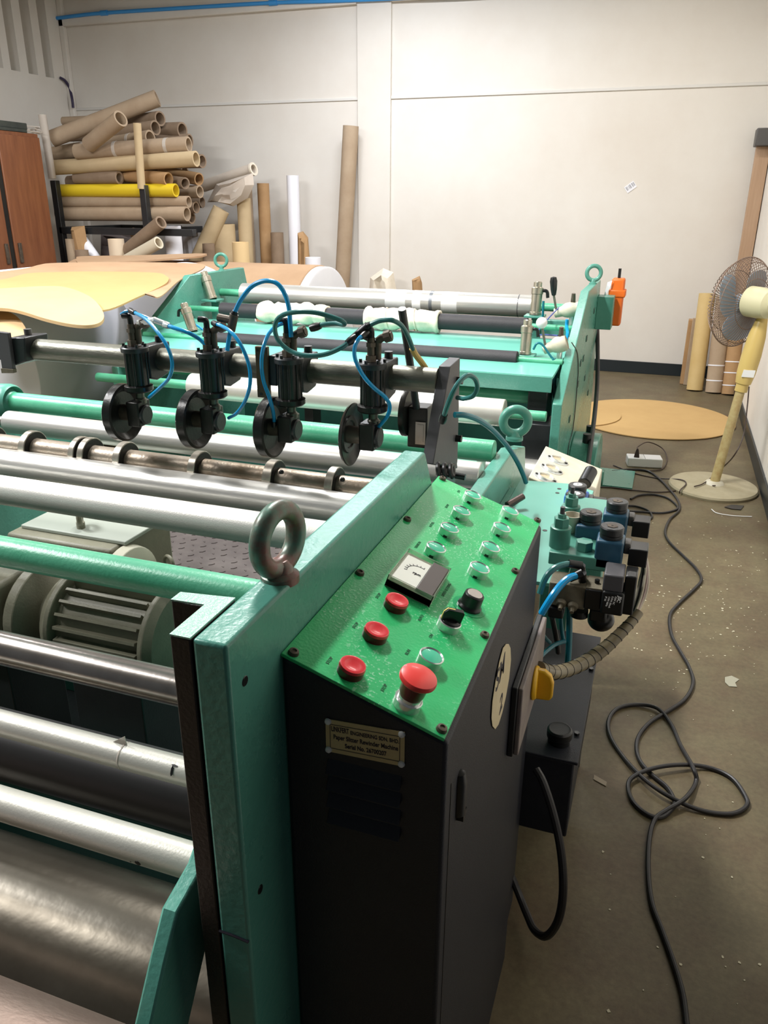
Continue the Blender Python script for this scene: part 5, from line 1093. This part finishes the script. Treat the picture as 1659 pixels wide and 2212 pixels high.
for k in range(3):
    a0 = 2*PI*k/3+.75; b = MB(); rows = []
    for i in range(9):
        r = .04+.165*i/8; wd_ = .45+.75*math.sin(PI*min(1, (i+1)/8.5))**.7
        rows.append([b.bm.verts.new(cen+(t0*math.cos(a0+wd_*(j/6-.5)*1.5+i*.04)+u0*math.sin(a0+wd_*(j/6-.5)*1.5+i*.04))*r*(1-.08*abs(j/6-.5) if i == 8 else 1)+ax*(.022*(j/6-.5)*2)) for j in range(7)])
    for r0, r1 in zip(rows, rows[1:]):
        for j in range(6): b.face([r0[j], r0[j+1], r1[j+1], r1[j]])
    g_ = bmesh.ops.extrude_face_region(b.bm, geom=list(b.bm.faces)); bmesh.ops.translate(b.bm, verts=[v_ for v_ in g_['geom'] if isinstance(v_, bmesh.types.BMVert)], vec=ax*.002)
    b.build('blade', FANB, fan, ang=1)
# ================================================================== CORDS, SOCKET, SCRAPS
def cord(lbl, pts, r, m, name='floor_cable', closed=False):
    return tag(MB().tube([at(a, c, z=(zz[0] if zz else r+.001)) for a, c, *zz in pts], r, 10, closed).build(name, m), lbl, 'cord')
cord('long thick black cable snaking down the floor in tangled loops', [(1322, 1018), (1360, 1014), (1400, 1018), (1425, 1035), (1447, 1058), (1465, 1082), (1467, 1102), (1447, 1122), (1437, 1148), (1445, 1170), (1475, 1200), (1503, 1228), (1515, 1252), (1500, 1272), (1465, 1305), (1447, 1330), (1450, 1370), (1468, 1405), (1488, 1440), (1497, 1475), (1480, 1510), (1445, 1535), (1405, 1560), (1380, 1590), (1375, 1620), (1385, 1648), (1410, 1675), (1440, 1700), (1455, 1725), (1455, 1742, .012), (1430, 1765), (1400, 1760), (1370, 1735), (1357, 1705), (1365, 1680, .014), (1410, 1660, .02), (1470, 1652, .018), (1530, 1658), (1580, 1680), (1610, 1720), (1612, 1742), (1580, 1758), (1520, 1752), (1460, 1728, .016), (1400, 1690, .018), (1350, 1640), (1318, 1590), (1315, 1555), (1335, 1530), (1375, 1522), (1420, 1530, .012), (1450, 1565), (1470, 1610), (1498, 1660, .026), (1503, 1690), (1480, 1725, .02), (1440, 1750, .014), (1415, 1770), (1403, 1810), (1400, 1880), (1408, 1950), (1430, 2010), (1455, 2080), (1475, 2150), (1485, 2230)], .0062, CORD)
cord('black cable loop lying on the floor behind the blue valves', [(1352, 1092), (1375, 1094), (1400, 1103), (1408, 1118), (1385, 1125), (1340, 1118)], .0055, CORD)
cord('black cable coil passing from the far stand toward the fan base', [(1362, 1078), (1380, 1070), (1410, 1068), (1440, 1075), (1460, 1090), (1462, 1100), (1430, 1108), (1380, 1105), (1340, 1104)], .0055, CORD)
cord('thin brown cord running from the fan base to the far stand', [(1545, 1049, .04), (1520, 1050), (1490, 1054), (1460, 1060), (1420, 1063), (1370, 1059), (1320, 1053), (1290, 1052)], .0035, BCORD)
cord('thin brown cord lying in a bend over the edge of the fan base', [(1325, 1005), (1370, 1022), (1420, 1033), (1470, 1036, .03), (1482, 1045, .03), (1470, 1058, .03), (1468, 1066, .01)], .0035, BCORD)
P = [at(1618, 835, y=4.58), at(1614, 880, y=4.55), at(1606, 940, y=4.5), at(1585, 985, y=4.45), at(1550, 1020, z=.06), at(1520, 1044, z=.038), at(1500, 1051, z=.035)]
MB().tube(P, .0035, 8).build('power_cord', BCORD, fan)
so = thing('extension_socket', 'white extension socket block on the floor beside the cardboard disc', 'socket', at(1390, 1010, z=0))
a = at(1355, 1008, z=0); c = at(1430, 1012, z=0)
M = Matrix.Translation((a.x, a.y, 0)) @ Matrix.Rotation(math.atan2(c.y-a.y, c.x-a.x), 4, 'Z'); Ls = (V((c.x, c.y, 0))-V((a.x, a.y, 0))).length
MB().box(0, Ls, 0, .10, 0, .055, M).build('block', WHITES, so, .006, 3)
MB().box(Ls*.49, Ls*.5, .004, .096, .0545, .0558, M).build('seam', GREYW, so)
pl_ = M @ V((Ls*.26, .035, .055)); MB().lathe(pl_, (0, 0, 1), [(0, 0), (.022, 0), (.018, .02), (.008, .05), (0, .055)], 4).build('plug', BCORD, so)
MB().tube([pl_+V((0, 0, .05)), at(1378, 965, z=.10), at(1400, 955, z=.08), at(1430, 968, z=.03), at(1441, 990, z=.006), at(1432, 1012, z=.006), at(1405, 1017, z=.006), at(1370, 1014, z=.006)], .0035, 8).build('power_cord', BCORD, so)
cord('loose white string lying on the floor in front of the fan base', [(1537, 1100), (1548, 1108), (1575, 1113), (1600, 1115), (1624, 1116)], .0022, WHITES, 'string')
b = MB(); q = [at(*k, z=.002) for k in ((1565, 1096), (1580, 1091), (1607, 1093), (1600, 1102), (1580, 1100))]; tag(b.extrude(q, (0, 0, .003)).build('scrap', BLK), 'dark flat scrap tucked under the edge of the fan base', 'scrap')
q = [at(*k, z=.001) for k in ((1283, 1674), (1311, 1690), (1309, 1699), (1282, 1684))]; tag(MB().extrude(q, (0, 0, .0015)).build('wood_chip', mat('strip_scrap', (150, 138, 120), .7)), 'small pale strip of scrap lying in the cabinet shadow on the floor', 'scrap')
q = [at(*k, z=.001) for k in ((1566, 1463), (1580, 1460), (1597, 1468), (1588, 1475), (1592, 1484), (1575, 1483), (1566, 1474))]; tag(MB().extrude(q, (0, 0, .001)).build('plastic_scrap', mat('plastic_film_scrap', (160, 158, 140), .3)), 'translucent plastic scrap on the floor right of the cable', 'scrap')
# flecks of paint and paper: nobody could count them
random.seed(21); b = MB()
for i in range(260):
    px = random.uniform(1290, 1655); py = random.uniform(1120, 2190) if random.random() < .18 else random.gauss(1290, 95)
    if py < 1080: continue
    c = at(px, py, z=0)
    if c.x > XR-.03 or c.x < -.04: continue
    s_ = random.uniform(.0012, .0042)*(1.8 if random.random() < .08 else 1); a0 = random.random()*6.28; n = random.randint(4, 7)
    b.extrude([(c.x+math.cos(a0+2*PI*k/n)*s_*random.uniform(.5, 1.3), c.y+math.sin(a0+2*PI*k/n)*s_*random.uniform(.5, 1.3), .0006) for k in range(n)], (0, 0, .0008))
o = b.build('floor_flecks', mat('fleck', (196, 190, 164), .7)); tag(o, 'scattered pale paint and paper flecks on the concrete floor', 'debris'); o['kind'] = 'stuff'
